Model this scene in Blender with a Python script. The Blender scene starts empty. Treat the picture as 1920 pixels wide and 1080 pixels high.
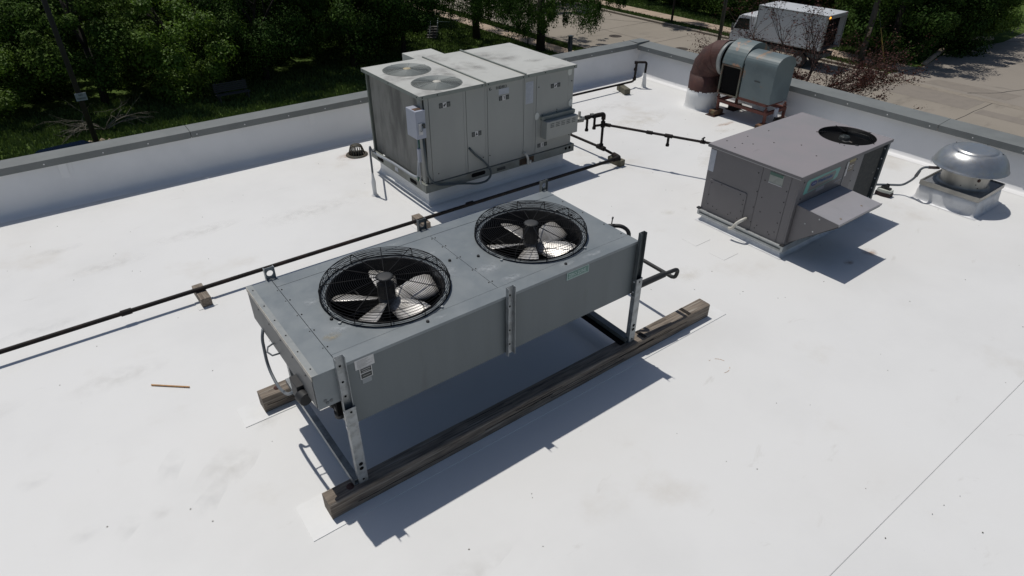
import bpy, bmesh, math, random
from mathutils import Vector, Matrix, Euler, noise
random.seed(7)
S = bpy.context.scene
COL = S.collection
PI = math.pi

# ------------------------------------------------------------------ camera, sky, sun, exposure
cam = bpy.data.objects.new('camera', bpy.data.cameras.new('camera'))
COL.objects.link(cam); S.camera = cam
cam.data.sensor_width = 36.0
cam.data.lens = 36.0 * 1197.8 / 1920.0
cam.data.clip_start = 0.05; cam.data.clip_end = 600
_r = Vector((0.800714, -0.599027, 0.004879)); _f = Vector((0.500446, 0.664421, -0.555066)).normalized()
_r = (_r - _f * _r.dot(_f)).normalized(); _u = _r.cross(_f)
_m = Matrix((( _r.x, _u.x, -_f.x, 0), (_r.y, _u.y, -_f.y, 0), (_r.z, _u.z, -_f.z, 3.47), (0, 0, 0, 1)))
cam.matrix_world = _m

SUNV = Vector((-0.042, 0.385, 1.0)).normalized()          # towards the sun
elev = math.asin(SUNV.z); azim = math.atan2(SUNV.x, SUNV.y)
W = bpy.data.worlds.new('World'); S.world = W; W.use_nodes = True
nt = W.node_tree; bg = nt.nodes['Background']
sky = nt.nodes.new('ShaderNodeTexSky'); sky.sky_type = 'NISHITA'; sky.sun_disc = False
sky.sun_elevation = elev; sky.sun_rotation = azim; sky.air_density = 1.0; sky.dust_density = 1.3; sky.ozone_density = 1.6
nt.links.new(sky.outputs[0], bg.inputs[0]); bg.inputs[1].default_value = 0.05
sl = bpy.data.lights.new('sun', 'SUN'); sl.energy = 2.5; sl.angle = math.radians(0.53); sl.color = (1.0, 0.965, 0.91)
sun = bpy.data.objects.new('sun', sl); COL.objects.link(sun)
sun.rotation_euler = SUNV.to_track_quat('Z', 'Y').to_euler(); sun.location = (0, 0, 30)
S.view_settings.view_transform = 'Standard'; S.view_settings.look = 'None'
S.view_settings.exposure = 0.15; S.view_settings.gamma = 1.0; S.view_settings.use_curve_mapping = False
S.render.engine = 'CYCLES'
S.cycles.max_bounces = 8; S.cycles.transparent_max_bounces = 8

# ------------------------------------------------------------------ materials
MATS = {}
def pmat(name, c1, c2=None, scale=4.0, rough=0.6, metal=0.0, bump=0.0, bscale=60.0, stretch=(1, 1, 1), lo=0.4, hi=0.7,
         c3=None, scale3=1.0, lo3=0.55, hi3=0.75, stretch3=(1, 1, 1), coord='Object', island=0.0, spec=0.5, trans=0.0, rvar=0.0):
    if name in MATS: return MATS[name]
    m = bpy.data.materials.new(name); m.use_nodes = True; MATS[name] = m
    n = m.node_tree.nodes; l = m.node_tree.links; b = n['Principled BSDF']
    b.inputs['Roughness'].default_value = rough; b.inputs['Metallic'].default_value = metal
    b.inputs['Specular IOR Level'].default_value = spec
    tc = n.new('ShaderNodeTexCoord')
    if coord == 'World':
        g = n.new('ShaderNodeNewGeometry'); src = g.outputs['Position']
    else: src = tc.outputs[coord]
    def nz(sc, st, det=6.0, ro=0.6):
        mp = n.new('ShaderNodeMapping'); mp.inputs['Scale'].default_value = st; l.new(src, mp.inputs[0])
        t = n.new('ShaderNodeTexNoise'); t.inputs['Scale'].default_value = sc; t.inputs['Detail'].default_value = det; t.inputs['Roughness'].default_value = ro
        l.new(mp.outputs[0], t.inputs['Vector']); return t
    def ramp(sock, a, bb):
        mr = n.new('ShaderNodeMapRange'); mr.inputs[1].default_value = a; mr.inputs[2].default_value = bb; mr.clamp = True
        mr.interpolation_type = 'SMOOTHSTEP'
        l.new(sock, mr.inputs[0]); return mr.outputs[0]
    def mix(fac, a, bcol):
        mx = n.new('ShaderNodeMix'); mx.data_type = 'RGBA'
        if isinstance(fac, float): mx.inputs[0].default_value = fac
        else: l.new(fac, mx.inputs[0])
        for i, v in ((6, a), (7, bcol)):
            if isinstance(v, tuple): mx.inputs[i].default_value = (*v, 1)
            else: l.new(v, mx.inputs[i])
        return mx.outputs[2]
    col = c1
    if c2: col = mix(ramp(nz(scale, stretch).outputs[0], lo, hi), c1, c2)
    if c3: col = mix(ramp(nz(scale3, stretch3).outputs[0], lo3, hi3), col, c3)
    if island:
        g2 = n.new('ShaderNodeNewGeometry'); hs = n.new('ShaderNodeHueSaturation')
        mr = n.new('ShaderNodeMapRange'); mr.inputs[3].default_value = 1 - island; mr.inputs[4].default_value = 1 + island
        l.new(g2.outputs['Random Per Island'], mr.inputs[0]); l.new(mr.outputs[0], hs.inputs['Value'])
        if isinstance(col, tuple): hs.inputs['Color'].default_value = (*col, 1)
        else: l.new(col, hs.inputs['Color'])
        col = hs.outputs[0]
    if isinstance(col, tuple): b.inputs['Base Color'].default_value = (*col, 1)
    else: l.new(col, b.inputs['Base Color'])
    if rvar:
        r_ = ramp(nz(scale * 2.3, stretch).outputs[0], 0.3, 0.7)
        mr = n.new('ShaderNodeMapRange'); mr.inputs[3].default_value = max(0.05, rough - rvar); mr.inputs[4].default_value = min(1, rough + rvar)
        l.new(r_, mr.inputs[0]); l.new(mr.outputs[0], b.inputs['Roughness'])
    if bump:
        t = nz(bscale, stretch, 4.0); bp = n.new('ShaderNodeBump'); bp.inputs['Strength'].default_value = bump; bp.inputs['Distance'].default_value = 0.01
        l.new(t.outputs[0], bp.inputs['Height']); l.new(bp.outputs[0], b.inputs['Normal'])
    if trans:
        out = n['Material Output']; tr = n.new('ShaderNodeBsdfTranslucent'); ms = n.new('ShaderNodeMixShader'); ms.inputs[0].default_value = trans
        if isinstance(col, tuple): tr.inputs[0].default_value = (*col, 1)
        else: l.new(col, tr.inputs[0])
        l.new(b.outputs[0], ms.inputs[1]); l.new(tr.outputs[0], ms.inputs[2]); l.new(ms.outputs[0], out.inputs[0])
    return m

def rc(*a): return tuple(a)
# white membrane with several scales of soiling
def membrane(name, base):
    m = pmat(name, base, tuple(v * 0.93 for v in base), scale=0.55, rough=0.55, coord='World', lo=0.42, hi=0.72,
             c3=(0.60, 0.575, 0.53), scale3=0.9, lo3=0.56, hi3=0.80, bump=0.10, bscale=5, spec=0.3)
    n = m.node_tree.nodes; l = m.node_tree.links; b = n['Principled BSDF']
    src = n.new('ShaderNodeNewGeometry').outputs['Position']
    col = b.inputs['Base Color'].links[0].from_socket
    # scattered small scuffs and grit, footprint-sized smudges
    for sc, st, lo, hi, c, a in ((2.6, (1, 2.2, 1), .66, .76, (0.50, 0.48, 0.44), .45), (30, (1, 1, 1), .72, .80, (0.34, 0.31, 0.27), .5), (7.0, (2.4, .6, 1), .69, .80, (0.55, 0.53, 0.50), .5), (0.35, (1, 1, 1), .5, .75, (0.66, 0.64, 0.60), .35)):
        mp = n.new('ShaderNodeMapping'); mp.inputs['Scale'].default_value = st; mp.inputs['Rotation'].default_value = (0, 0, sc); l.new(src, mp.inputs[0])
        t = n.new('ShaderNodeTexNoise'); t.inputs['Scale'].default_value = sc; t.inputs['Detail'].default_value = 7; t.inputs['Roughness'].default_value = .62; t.inputs['Distortion'].default_value = .4
        l.new(mp.outputs[0], t.inputs['Vector'])
        mr = n.new('ShaderNodeMapRange'); mr.inputs[1].default_value = lo; mr.inputs[2].default_value = hi; mr.inputs[4].default_value = a; l.new(t.outputs[0], mr.inputs[0])
        mx = n.new('ShaderNodeMix'); mx.data_type = 'RGBA'; l.new(mr.outputs[0], mx.inputs[0]); l.new(col, mx.inputs[6]); mx.inputs[7].default_value = (*c, 1); col = mx.outputs[2]
    l.new(col, b.inputs['Base Color'])
    return m
M_ROOF = membrane('white_membrane', (0.725, 0.722, 0.705))
M_MEMB = pmat('white_membrane_new', (0.75, 0.75, 0.735), (0.70, 0.70, 0.68), scale=3, rough=0.5, bump=0.15, bscale=12)
M_WALLW = pmat('white_parapet_membrane', (0.78, 0.775, 0.77), (0.72, 0.72, 0.715), scale=1.3, rough=0.5, coord='World', bump=0.12, bscale=3, c3=(0.6, 0.59, 0.57), scale3=5, stretch3=(1, 1, .3), lo3=.66, hi3=.85)
M_SILV = pmat('silver_coated_membrane', (0.70, 0.705, 0.71), (0.56, 0.565, 0.57), scale=8, rough=0.5, metal=0.08, bump=0.4, bscale=9)
M_COPE = pmat('grey_coping_metal', (0.195, 0.205, 0.198), (0.168, 0.177, 0.171), scale=3, rough=0.5, metal=0.0, coord='World', c3=(0.19, 0.19, 0.18), scale3=14, spec=.25)
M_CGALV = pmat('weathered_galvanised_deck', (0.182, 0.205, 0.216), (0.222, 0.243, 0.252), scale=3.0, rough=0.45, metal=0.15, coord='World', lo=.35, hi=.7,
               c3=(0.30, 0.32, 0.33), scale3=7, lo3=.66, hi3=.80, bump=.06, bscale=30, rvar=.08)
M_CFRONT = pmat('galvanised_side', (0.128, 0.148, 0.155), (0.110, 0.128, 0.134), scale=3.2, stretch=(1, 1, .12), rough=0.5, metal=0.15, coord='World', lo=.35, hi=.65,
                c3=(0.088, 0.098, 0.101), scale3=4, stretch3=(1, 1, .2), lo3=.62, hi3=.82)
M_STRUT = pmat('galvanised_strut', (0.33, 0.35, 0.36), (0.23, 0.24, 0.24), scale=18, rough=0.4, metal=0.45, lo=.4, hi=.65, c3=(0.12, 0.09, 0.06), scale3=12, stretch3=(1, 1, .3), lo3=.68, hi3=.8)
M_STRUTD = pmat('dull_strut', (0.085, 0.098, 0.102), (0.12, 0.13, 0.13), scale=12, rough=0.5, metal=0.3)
M_BLACK = pmat('black_wire', (0.006, 0.006, 0.007), rough=0.6, spec=.2)
M_DARK = pmat('dark_interior', (0.006, 0.006, 0.006), rough=0.9, spec=.1)
M_RUBB = pmat('black_rubber', (0.015, 0.015, 0.016), rough=0.6)
M_BLADE = pmat('aluminium_blade', (0.66, 0.64, 0.61), (0.48, 0.46, 0.43), scale=10, rough=0.42, metal=0.35)
M_BLADED = pmat('dark_blade', (0.10, 0.10, 0.10), rough=0.5)
M_MOTOR = pmat('motor_black', (0.03, 0.03, 0.032), (0.05, 0.048, 0.045), scale=15, rough=.5)
M_WOOD = pmat('weathered_timber', (0.25, 0.205, 0.16), (0.125, 0.10, 0.078), scale=9, stretch=(.5, 7, 7), rough=0.85, lo=.35, hi=.65, bump=.7, bscale=16,
              c3=(0.34, 0.30, 0.25), scale3=6, stretch3=(.35, 9, 9), lo3=.52, hi3=.72)
M_WOODY = pmat('weathered_timber_y', (0.25, 0.205, 0.16), (0.125, 0.10, 0.078), scale=9, stretch=(7, .5, 7), rough=0.85, lo=.35, hi=.65, bump=.7, bscale=16,
              c3=(0.34, 0.30, 0.25), scale3=6, stretch3=(9, .35, 9), lo3=.52, hi3=.72)
M_WOODT = pmat('treated_green_timber', (0.10, 0.105, 0.075), (0.17, 0.13, 0.09), scale=14, stretch=(9, 1, 9), rough=.85, bump=.5, bscale=20)
M_CRACK = pmat('timber_check', (0.025, 0.02, 0.016), rough=1)
M_PIPE = pmat('black_iron_pipe', (0.010, 0.008, 0.0075), (0.026, 0.016, 0.013), scale=9, stretch=(1, 1, 1), rough=0.7, spec=.25, coord='World', lo=.45, hi=.7)
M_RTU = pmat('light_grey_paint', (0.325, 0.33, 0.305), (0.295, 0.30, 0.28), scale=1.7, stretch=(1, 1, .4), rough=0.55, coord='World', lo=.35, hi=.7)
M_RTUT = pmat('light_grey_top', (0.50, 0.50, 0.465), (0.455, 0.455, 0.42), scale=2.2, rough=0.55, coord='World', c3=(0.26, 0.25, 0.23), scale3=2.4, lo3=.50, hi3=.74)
M_RTUE = pmat('green_grey_edge', (0.23, 0.25, 0.225), (0.19, 0.205, 0.185), scale=6, rough=.5, coord='World')
M_RTUR = pmat('base_rail_paint', (0.20, 0.215, 0.195), (0.14, 0.14, 0.12), scale=5, rough=.55, coord='World', c3=(.10, .06, .035), scale3=6, lo3=.66, hi3=.78)
M_COIL = pmat('weathered_coil', (0.24, 0.235, 0.212), (0.125, 0.122, 0.11), scale=5, stretch=(1, 1, .28), rough=.75, coord='World', lo=.38, hi=.66, c3=(.30, .30, .28), scale3=9, stretch3=(1, 1, .15), lo3=.66, hi3=.8, bump=.5, bscale=120)
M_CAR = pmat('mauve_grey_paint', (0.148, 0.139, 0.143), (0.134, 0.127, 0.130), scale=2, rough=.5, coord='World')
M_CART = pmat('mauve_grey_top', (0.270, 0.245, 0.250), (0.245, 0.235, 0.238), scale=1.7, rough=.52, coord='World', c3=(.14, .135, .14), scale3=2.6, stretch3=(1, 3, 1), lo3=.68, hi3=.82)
M_CARD = pmat('dark_grey_post', (0.06, 0.072, 0.075), rough=.5)
M_CARH = pmat('hood_grey', (0.31, 0.30, 0.315), (0.285, 0.28, 0.29), scale=4, rough=.5, coord='World')
M_ALUR = pmat('aluminium_rail', (0.42, 0.44, 0.44), (0.3, 0.31, 0.31), scale=12, rough=.4, metal=.3)
M_COILD = pmat('dark_coil', (0.035, 0.037, 0.036), (0.055, 0.055, 0.05), scale=30, rough=.8, c3=(.16, .15, .13), scale3=9, lo3=.68, hi3=.72)
M_ALU = pmat('spun_aluminium', (0.44, 0.45, 0.455), (0.35, 0.36, 0.365), scale=4, rough=.36, metal=.75, lo=.35, hi=.7, c3=(.42, .41, .38), scale3=30, lo3=.5, hi3=.7, rvar=.08)
M_ALUD = pmat('dull_aluminium', (0.40, 0.385, 0.35), (0.30, 0.29, 0.265), scale=6, stretch=(1, 1, .3), rough=.42, metal=.55)
M_RUST = pmat('brown_rust', (0.072, 0.026, 0.020), (0.042, 0.018, 0.014), scale=4, rough=.7, coord='World', lo=.35, hi=.65, c3=(.10, .042, .026), scale3=13, lo3=.5, hi3=.75, bump=.3, bscale=40)
M_REDST = pmat('red_oxide_steel', (0.135, 0.036, 0.024), (0.085, 0.028, 0.02), scale=9, rough=.65, coord='World', c3=(.18, .075, .04), scale3=14, lo3=.6, hi3=.75)
M_BLOW = pmat('blue_grey_paint', (0.125, 0.16, 0.165), (0.105, 0.135, 0.14), scale=4, rough=.5, coord='World', c3=(0.24, 0.155, 0.095), scale3=2.9, lo3=.58, hi3=.66)
M_BLOWR = pmat('rusty_scroll_paint', (0.14, 0.175, 0.175), (0.10, 0.135, 0.14), scale=3, rough=.5, coord='World', c3=(0.36, 0.20, 0.12), scale3=3.2, lo3=.53, hi3=.60)
M_RFOOT = pmat('rusty_foot', (0.16, 0.075, 0.035), (0.07, 0.04, 0.025), scale=12, rough=.8, coord='World', lo=.4, hi=.6, c3=(.20, .17, .09), scale3=9, lo3=.55, hi3=.7)
M_SCREW = pmat('dark_screw', (0.02, 0.018, 0.016), rough=.6)
M_SCRW = pmat('bright_screw', (0.75, 0.75, 0.74), rough=.3, metal=.5)
M_LABW = pmat('white_label', (0.58, 0.57, 0.56), (0.50, 0.49, 0.48), scale=30, rough=.5)
M_LABP = pmat('pale_label', (0.40, 0.42, 0.46), (0.34, 0.36, 0.40), scale=20, rough=.5)
M_LABK = pmat('black_print', (0.02, 0.025, 0.024), rough=.5)
M_LABG = pmat('green_label', (0.10, 0.20, 0.17), rough=.45)
M_LABGL = pmat('pale_green_print', (0.34, 0.44, 0.41), rough=.45)
M_TEAL = pmat('teal_print', (0.13, 0.36, 0.31), rough=.45)
M_BLUE = pmat('blue_print', (0.015, 0.07, 0.20), rough=.45)
M_NAVY = pmat('navy_print', (0.006, 0.022, 0.14), rough=.45)
M_DISC = pmat('bluegrey_enclosure', (0.36, 0.38, 0.44), (0.33, 0.35, 0.40), scale=8, rough=.45)
M_COND = pmat('grey_conduit', (0.12, 0.135, 0.15), rough=.5)
M_CONDL = pmat('light_grey_conduit', (0.30, 0.32, 0.345), rough=.5)
M_PVC = pmat('aged_white_pvc', (0.62, 0.60, 0.54), (0.5, 0.47, 0.40), scale=12, rough=.4)
M_CAST = pmat('cast_iron_drain', (0.045, 0.048, 0.038), (0.09, 0.055, 0.03), scale=20, rough=.7, bump=.5, bscale=60)
M_RUSTST = pmat('rust_stain', (0.46, 0.30, 0.20), (0.62, 0.50, 0.40), scale=14, rough=.7)
M_ORANGE = pmat('weathered_orange_wood', (0.50, 0.27, 0.10), (0.35, 0.2, 0.1), scale=30, rough=.7)
M_BRICK = pmat('tan_brick', (0.26, 0.17, 0.12), (0.2, 0.13, 0.1), scale=8, rough=.9, coord='World')
M_CONC = pmat('street_concrete', (0.285, 0.25, 0.205), (0.255, 0.225, 0.183), scale=.35, rough=.9, coord='World', lo=.35, hi=.7, c3=(.15, .13, .108), scale3=1.2, stretch3=(.35, 1, 1), lo3=.55, hi3=.85, bump=.2, bscale=20)
M_CONC2 = pmat('lot_concrete', (0.275, 0.243, 0.205), (0.245, 0.217, 0.185), scale=.3, rough=.9, coord='World', c3=(.13, .118, .10), scale3=.9, stretch3=(1, .5, 1), lo3=.58, hi3=.85, bump=.2, bscale=20)
M_PATCHD = pmat('darker_concrete_patch', (0.235, 0.205, 0.172), (0.21, 0.185, 0.157), scale=2, rough=.9, coord='World')
M_WALK = pmat('sidewalk_concrete', (0.40, 0.31, 0.235), (0.36, 0.285, 0.215), scale=1.5, rough=.9, coord='World')
M_KERB = pmat('kerb_concrete', (0.27, 0.235, 0.19), (0.22, 0.19, 0.155), scale=3, rough=.9, coord='World')
M_TAR = pmat('tar_joint', (0.05, 0.045, 0.04), rough=.9)
M_IRON = pmat('manhole_iron', (0.075, 0.058, 0.045), (0.05, 0.042, 0.036), scale=14, rough=.7, coord='World')
M_GRASS = pmat('grass_ground', (0.075, 0.115, 0.026), (0.058, 0.09, 0.021), scale=1.4, rough=1, coord='World', c3=(.07, .085, .03), scale3=3, bump=1, bscale=40, spec=.1)
M_LEAF1 = pmat('leaf_dark', (0.036, 0.076, 0.014), (0.070, 0.122, 0.022), scale=.5, rough=.7, coord='World', island=.6, trans=.25, spec=.12)
M_LEAF2 = pmat('leaf_mid', (0.058, 0.108, 0.019), (0.098, 0.152, 0.027), scale=.6, rough=.7, coord='World', island=.6, trans=.28, spec=.12)
M_LEAF3 = pmat('leaf_sunlit', (0.11, 0.195, 0.026), (0.145, 0.225, 0.034), scale=.6, rough=.55, coord='World', island=.35, trans=.35, spec=.3)  # brighter leaf colour stands in for sunlight on these crowns
M_LEAFR = pmat('leaf_reddish', (0.10, 0.034, 0.026), (0.07, 0.026, 0.02), scale=.8, rough=.6, coord='World', island=.5, trans=.2, spec=.3)
M_BARK = pmat('bark', (0.035, 0.028, 0.022), (0.022, 0.018, 0.014), scale=8, stretch=(1, 1, .3), rough=.95, bump=.6, bscale=30)
M_BARKR = pmat('red_bark', (0.06, 0.032, 0.026), (0.04, 0.022, 0.018), scale=8, rough=.9)
M_TWIG = pmat('dead_branch', (0.20, 0.18, 0.145), (0.12, 0.105, 0.085), scale=4, rough=.9)
M_POLE = pmat('pole_wood', (0.055, 0.045, 0.040), (0.04, 0.033, 0.03), scale=4, stretch=(3, 3, .3), rough=.9)
M_POLES = pmat('painted_pole', (0.05, 0.046, 0.042), rough=.6)
M_YEL = pmat('yellow_guard', (0.38, 0.27, 0.06), rough=.5)
M_TRUCK = pmat('truck_white', (0.62, 0.64, 0.66), (0.56, 0.58, 0.60), scale=1.5, rough=.35, coord='World')
M_TRKG = pmat('truck_glass', (0.015, 0.022, 0.022), rough=.1)
M_TRKD = pmat('truck_trim', (0.10, 0.11, 0.11), rough=.5)
M_CARB = pmat('dark_blue_car', (0.006, 0.012, 0.03), rough=.15)
M_STONE = pmat('pale_stone', (0.42, 0.33, 0.22), (0.3, 0.25, 0.2), scale=8, rough=.9)
M_BENCH = pmat('shaded_grey_bench', (0.055, 0.055, 0.055), rough=.7)  # base colour darkened to stand in for tree shade on the bench
M_RAIL = pmat('green_handrail', (0.03, 0.06, 0.055), rough=.5)
M_AMBER = bpy.data.materials.new('amber_lamp'); M_AMBER.use_nodes = True
_b = M_AMBER.node_tree.nodes['Principled BSDF']; _b.inputs['Base Color'].default_value = (.8, .3, .02, 1); _b.inputs['Emission Color'].default_value = (1, .42, .04, 1); _b.inputs['Emission Strength'].default_value = 1.6
M_REDL = pmat('red_lens', (0.35, 0.03, 0.02), rough=.3)

# ------------------------------------------------------------------ mesh helpers
class MB:
    def __init__(s): s.v = []; s.f = []; s.sm = []
    def add(s, vs, fs, smooth=False):
        o = len(s.v); s.v += [Vector(v) for v in vs]
        for f in fs: s.f.append([i + o for i in f]); s.sm.append(smooth)
        return s
    def box(s, x0, x1, y0, y1, z0, z1):
        s.add([(x0, y0, z0), (x1, y0, z0), (x1, y1, z0), (x0, y1, z0), (x0, y0, z1), (x1, y0, z1), (x1, y1, z1), (x0, y1, z1)],
              [(0, 3, 2, 1), (4, 5, 6, 7), (0, 1, 5, 4), (1, 2, 6, 5), (2, 3, 7, 6), (3, 0, 4, 7)]); return s
    def obox(s, c, size, rot=(0, 0, 0)):
        R = Euler(rot).to_matrix(); c = Vector(c); h = Vector(size) / 2
        vs = [c + R @ Vector((a * h.x, b * h.y, d * h.z)) for d in (-1, 1) for a, b in ((-1, -1), (1, -1), (1, 1), (-1, 1))]
        s.add(vs, [(0, 3, 2, 1), (4, 5, 6, 7), (0, 1, 5, 4), (1, 2, 6, 5), (2, 3, 7, 6), (3, 0, 4, 7)]); return s
    def frame(s, d):
        d = Vector(d).normalized(); a = Vector((0, 0, 1)) if abs(d.z) < .9 else Vector((1, 0, 0))
        u = d.cross(a).normalized(); return u, d.cross(u).normalized()
    def cyl(s, p0, p1, r0, r1=None, n=12, caps=True, smooth=True):
        p0 = Vector(p0); p1 = Vector(p1); r1 = r0 if r1 is None else r1; u, v = s.frame(p1 - p0)
        vs = []
        for p, r in ((p0, r0), (p1, r1)):
            for i in range(n):
                a = 2 * PI * i / n; vs.append(p + u * (r * math.cos(a)) + v * (r * math.sin(a)))
        fs = [(i, n + i, n + (i + 1) % n, (i + 1) % n) for i in range(n)]
        s.add(vs, fs, smooth)
        if caps:
            s.add(vs[:n], [tuple(range(n))]); s.add(vs[n:], [tuple(range(n - 1, -1, -1))])
        return s
    def tube(s, pts, r, n=8, fillet=0.0, seg=5, closed=False):
        pts = [Vector(p) for p in pts]
        if fillet:
            q = [pts[0]]
            for i in range(1, len(pts) - 1):
                a, b, c = pts[i - 1], pts[i], pts[i + 1]
                d0 = (a - b); d1 = (c - b); f = min(fillet, d0.length * .49, d1.length * .49)
                s0 = b + d0.normalized() * f; s1 = b + d1.normalized() * f
                for k in range(seg + 1):
                    t = k / seg; q.append(s0 * (1 - t) ** 2 + b * 2 * t * (1 - t) + s1 * t * t)
            q.append(pts[-1]); pts = q
        m = len(pts); rr = r if isinstance(r, (list, tuple)) else [r] * m
        if len(rr) != m: rr = [rr[0] + (rr[-1] - rr[0]) * i / (m - 1) for i in range(m)]
        u = None; vs = []
        for i, p in enumerate(pts):
            if closed: d = pts[(i + 1) % m] - pts[i - 1]
            else: d = pts[min(i + 1, m - 1)] - pts[max(i - 1, 0)]
            d.normalize()
            if u is None: u, v = s.frame(d)
            else:
                u = (u - d * u.dot(d)).normalized(); v = d.cross(u)
            for k in range(n):
                a = 2 * PI * k / n; vs.append(p + u * (rr[i] * math.cos(a)) + v * (rr[i] * math.sin(a)))
        fs = []
        for i in range(m if closed else m - 1):
            j = (i + 1) % m
            for k in range(n): fs.append((i * n + k, j * n + k, j * n + (k + 1) % n, i * n + (k + 1) % n))
        if not closed: fs += [tuple(range(n - 1, -1, -1)), tuple((m - 1) * n + k for k in range(n))]
        s.add(vs, fs, n > 4); return s
    def ring(s, c, R, r, n=40, k=5):
        c = Vector(c); return s.tube([c + Vector((R * math.cos(2 * PI * i / n), R * math.sin(2 * PI * i / n), 0)) for i in range(n)], r, k, closed=True)
    def lathe(s, c, prof, n=40, smooth=True, axis='z'):
        c = Vector(c); vs = []
        for r, z in prof:
            for i in range(n):
                a = 2 * PI * i / n
                if axis == 'z': vs.append(c + Vector((r * math.cos(a), r * math.sin(a), z)))
                elif axis == 'y': vs.append(c + Vector((r * math.cos(a), z, r * math.sin(a))))
        fs = []
        for j in range(len(prof) - 1):
            for i in range(n): fs.append((j * n + i, j * n + (i + 1) % n, (j + 1) * n + (i + 1) % n, (j + 1) * n + i))
        s.add(vs, fs, smooth); return s
    def prism(s, poly, z0, z1, axis='z'):
        n = len(poly)
        def P(a, b, t): return {'z': (a, b, t), 'y': (a, t, b), 'x': (t, a, b)}[axis]
        vs = [P(a, b, z0) for a, b in poly] + [P(a, b, z1) for a, b in poly]
        fs = [tuple(range(n - 1, -1, -1)), tuple(range(n, 2 * n))] + [(i, (i + 1) % n, n + (i + 1) % n, n + i) for i in range(n)]
        s.add(vs, fs); return s
    def plate_hole(s, x0, x1, y0, y1, z0, z1, cx, cy, r, n=48):
        angs = sorted(set([2 * PI * i / n for i in range(n)] + [math.atan2(b - cy, a - cx) % (2 * PI) for a in (x0, x1) for b in (y0, y1)]))
        inn, out = [], []
        for a in angs:
            dx, dy = math.cos(a), math.sin(a); t = 1e9
            if dx > 1e-9: t = min(t, (x1 - cx) / dx)
            if dx < -1e-9: t = min(t, (x0 - cx) / dx)
            if dy > 1e-9: t = min(t, (y1 - cy) / dy)
            if dy < -1e-9: t = min(t, (y0 - cy) / dy)
            inn.append((cx + r * dx, cy + r * dy)); out.append((cx + t * dx, cy + t * dy))
        m = len(angs); vs = []
        for z in (z0, z1):
            for p in inn: vs.append((*p, z))
            for p in out: vs.append((*p, z))
        fs = []
        for i in range(m):
            j = (i + 1) % m
            fs.append((2 * m + i, 3 * m + i, 3 * m + j, 2 * m + j)); fs.append((i, j, m + j, m + i))
            fs.append((i, 2 * m + i, 2 * m + j, j)); fs.append((m + i, m + j, 3 * m + j, 3 * m + i))
        s.add(vs, fs); return s
    def mesh(s, name, mat):
        me = bpy.data.meshes.new(name); me.from_pydata([tuple(v) for v in s.v], [], s.f)
        me.polygons.foreach_set('use_smooth', s.sm); me.materials.append(mat)
        bm = bmesh.new(); bm.from_mesh(me); bmesh.ops.recalc_face_normals(bm, faces=bm.faces); bm.to_mesh(me); bm.free()
        return me
    def build(s, name, mat, parent=None, bevel=0.0, origin=None):
        if origin is None:
            lo = Vector([min(v[i] for v in s.v) for i in range(3)]); hi = Vector([max(v[i] for v in s.v) for i in range(3)]); origin = (lo + hi) / 2
        o3 = Vector(origin)
        s.v = [v - o3 for v in s.v]
        ob = bpy.data.objects.new(name, s.mesh(name, mat)); COL.objects.link(ob)
        put(ob, o3, parent)
        if bevel:
            b = ob.modifiers.new('bevel', 'BEVEL'); b.width = bevel; b.segments = 2; b.limit_method = 'ANGLE'; b.angle_limit = math.radians(40)
        return ob
WL = {}
def put(ob, wloc, parent):
    WL[ob.name] = Vector(wloc)
    if parent: ob.parent = parent; ob.location = Vector(wloc) - WL[parent.name]
    else: ob.location = wloc
def B(*a): return MB().box(*a)
def tag(o, label=None, cat=None, group=None, kind=None):
    if label: o['label'] = label
    if cat: o['category'] = cat
    if group: o['group'] = group
    if kind: o['kind'] = kind
    return o
def empty(name, loc, label, cat, group=None):
    o = bpy.data.objects.new(name, None); COL.objects.link(o); o.location = loc; o.empty_display_size = .2; WL[o.name] = Vector(loc)
    return tag(o, label, cat, group)
def kids(o): return [c for c in bpy.data.objects if c.parent == o]
def copy_tree(o, parent=None):
    c = o.copy(); COL.objects.link(c); c.parent = parent
    for ch in kids(o): copy_tree(ch, c)
    return c
def share(o, name, wloc, parent, rot=None, scale=None):
    c = bpy.data.objects.new(name, o.data); COL.objects.link(c); put(c, wloc, parent)
    for md in o.modifiers:
        n = c.modifiers.new(md.name, 'BEVEL'); n.width = md.width; n.segments = md.segments; n.limit_method = md.limit_method; n.angle_limit = md.angle_limit
    if rot: c.rotation_euler = rot
    if scale: c.scale = scale
    return c
def text(name, body, size, loc, rot, mat, parent, sx=1.0, bold=0.0, shear=0.0, align='LEFT'):
    cu = bpy.data.curves.new(name, 'FONT'); cu.body = body; cu.size = size; cu.extrude = 0.0004; cu.offset = bold; cu.shear = shear; cu.align_x = align
    t = bpy.data.objects.new(name, cu); COL.objects.link(t); bpy.context.view_layer.update()
    me = bpy.data.meshes.new_from_object(t.evaluated_get(bpy.context.evaluated_depsgraph_get())); bpy.data.objects.remove(t)
    me.materials.clear(); me.materials.append(mat)
    o = bpy.data.objects.new(name, me); COL.objects.link(o); put(o, loc, parent); o.rotation_euler = rot; o.scale = (sx, 1, 1)
    return o
def screws(pts, mat, parent, r=.008, h=.004, axis='z', name='screw_heads', n=6):
    mb = MB()
    for p in pts:
        p = Vector(p); d = {'z': Vector((0, 0, h)), '-y': Vector((0, -h, 0)), '-x': Vector((-h, 0, 0))}[axis]
        mb.cyl(p, p + d, r, r * .7, n)
    o = mb.build(name, mat, parent); o['kind'] = 'stuff'; return o

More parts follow.
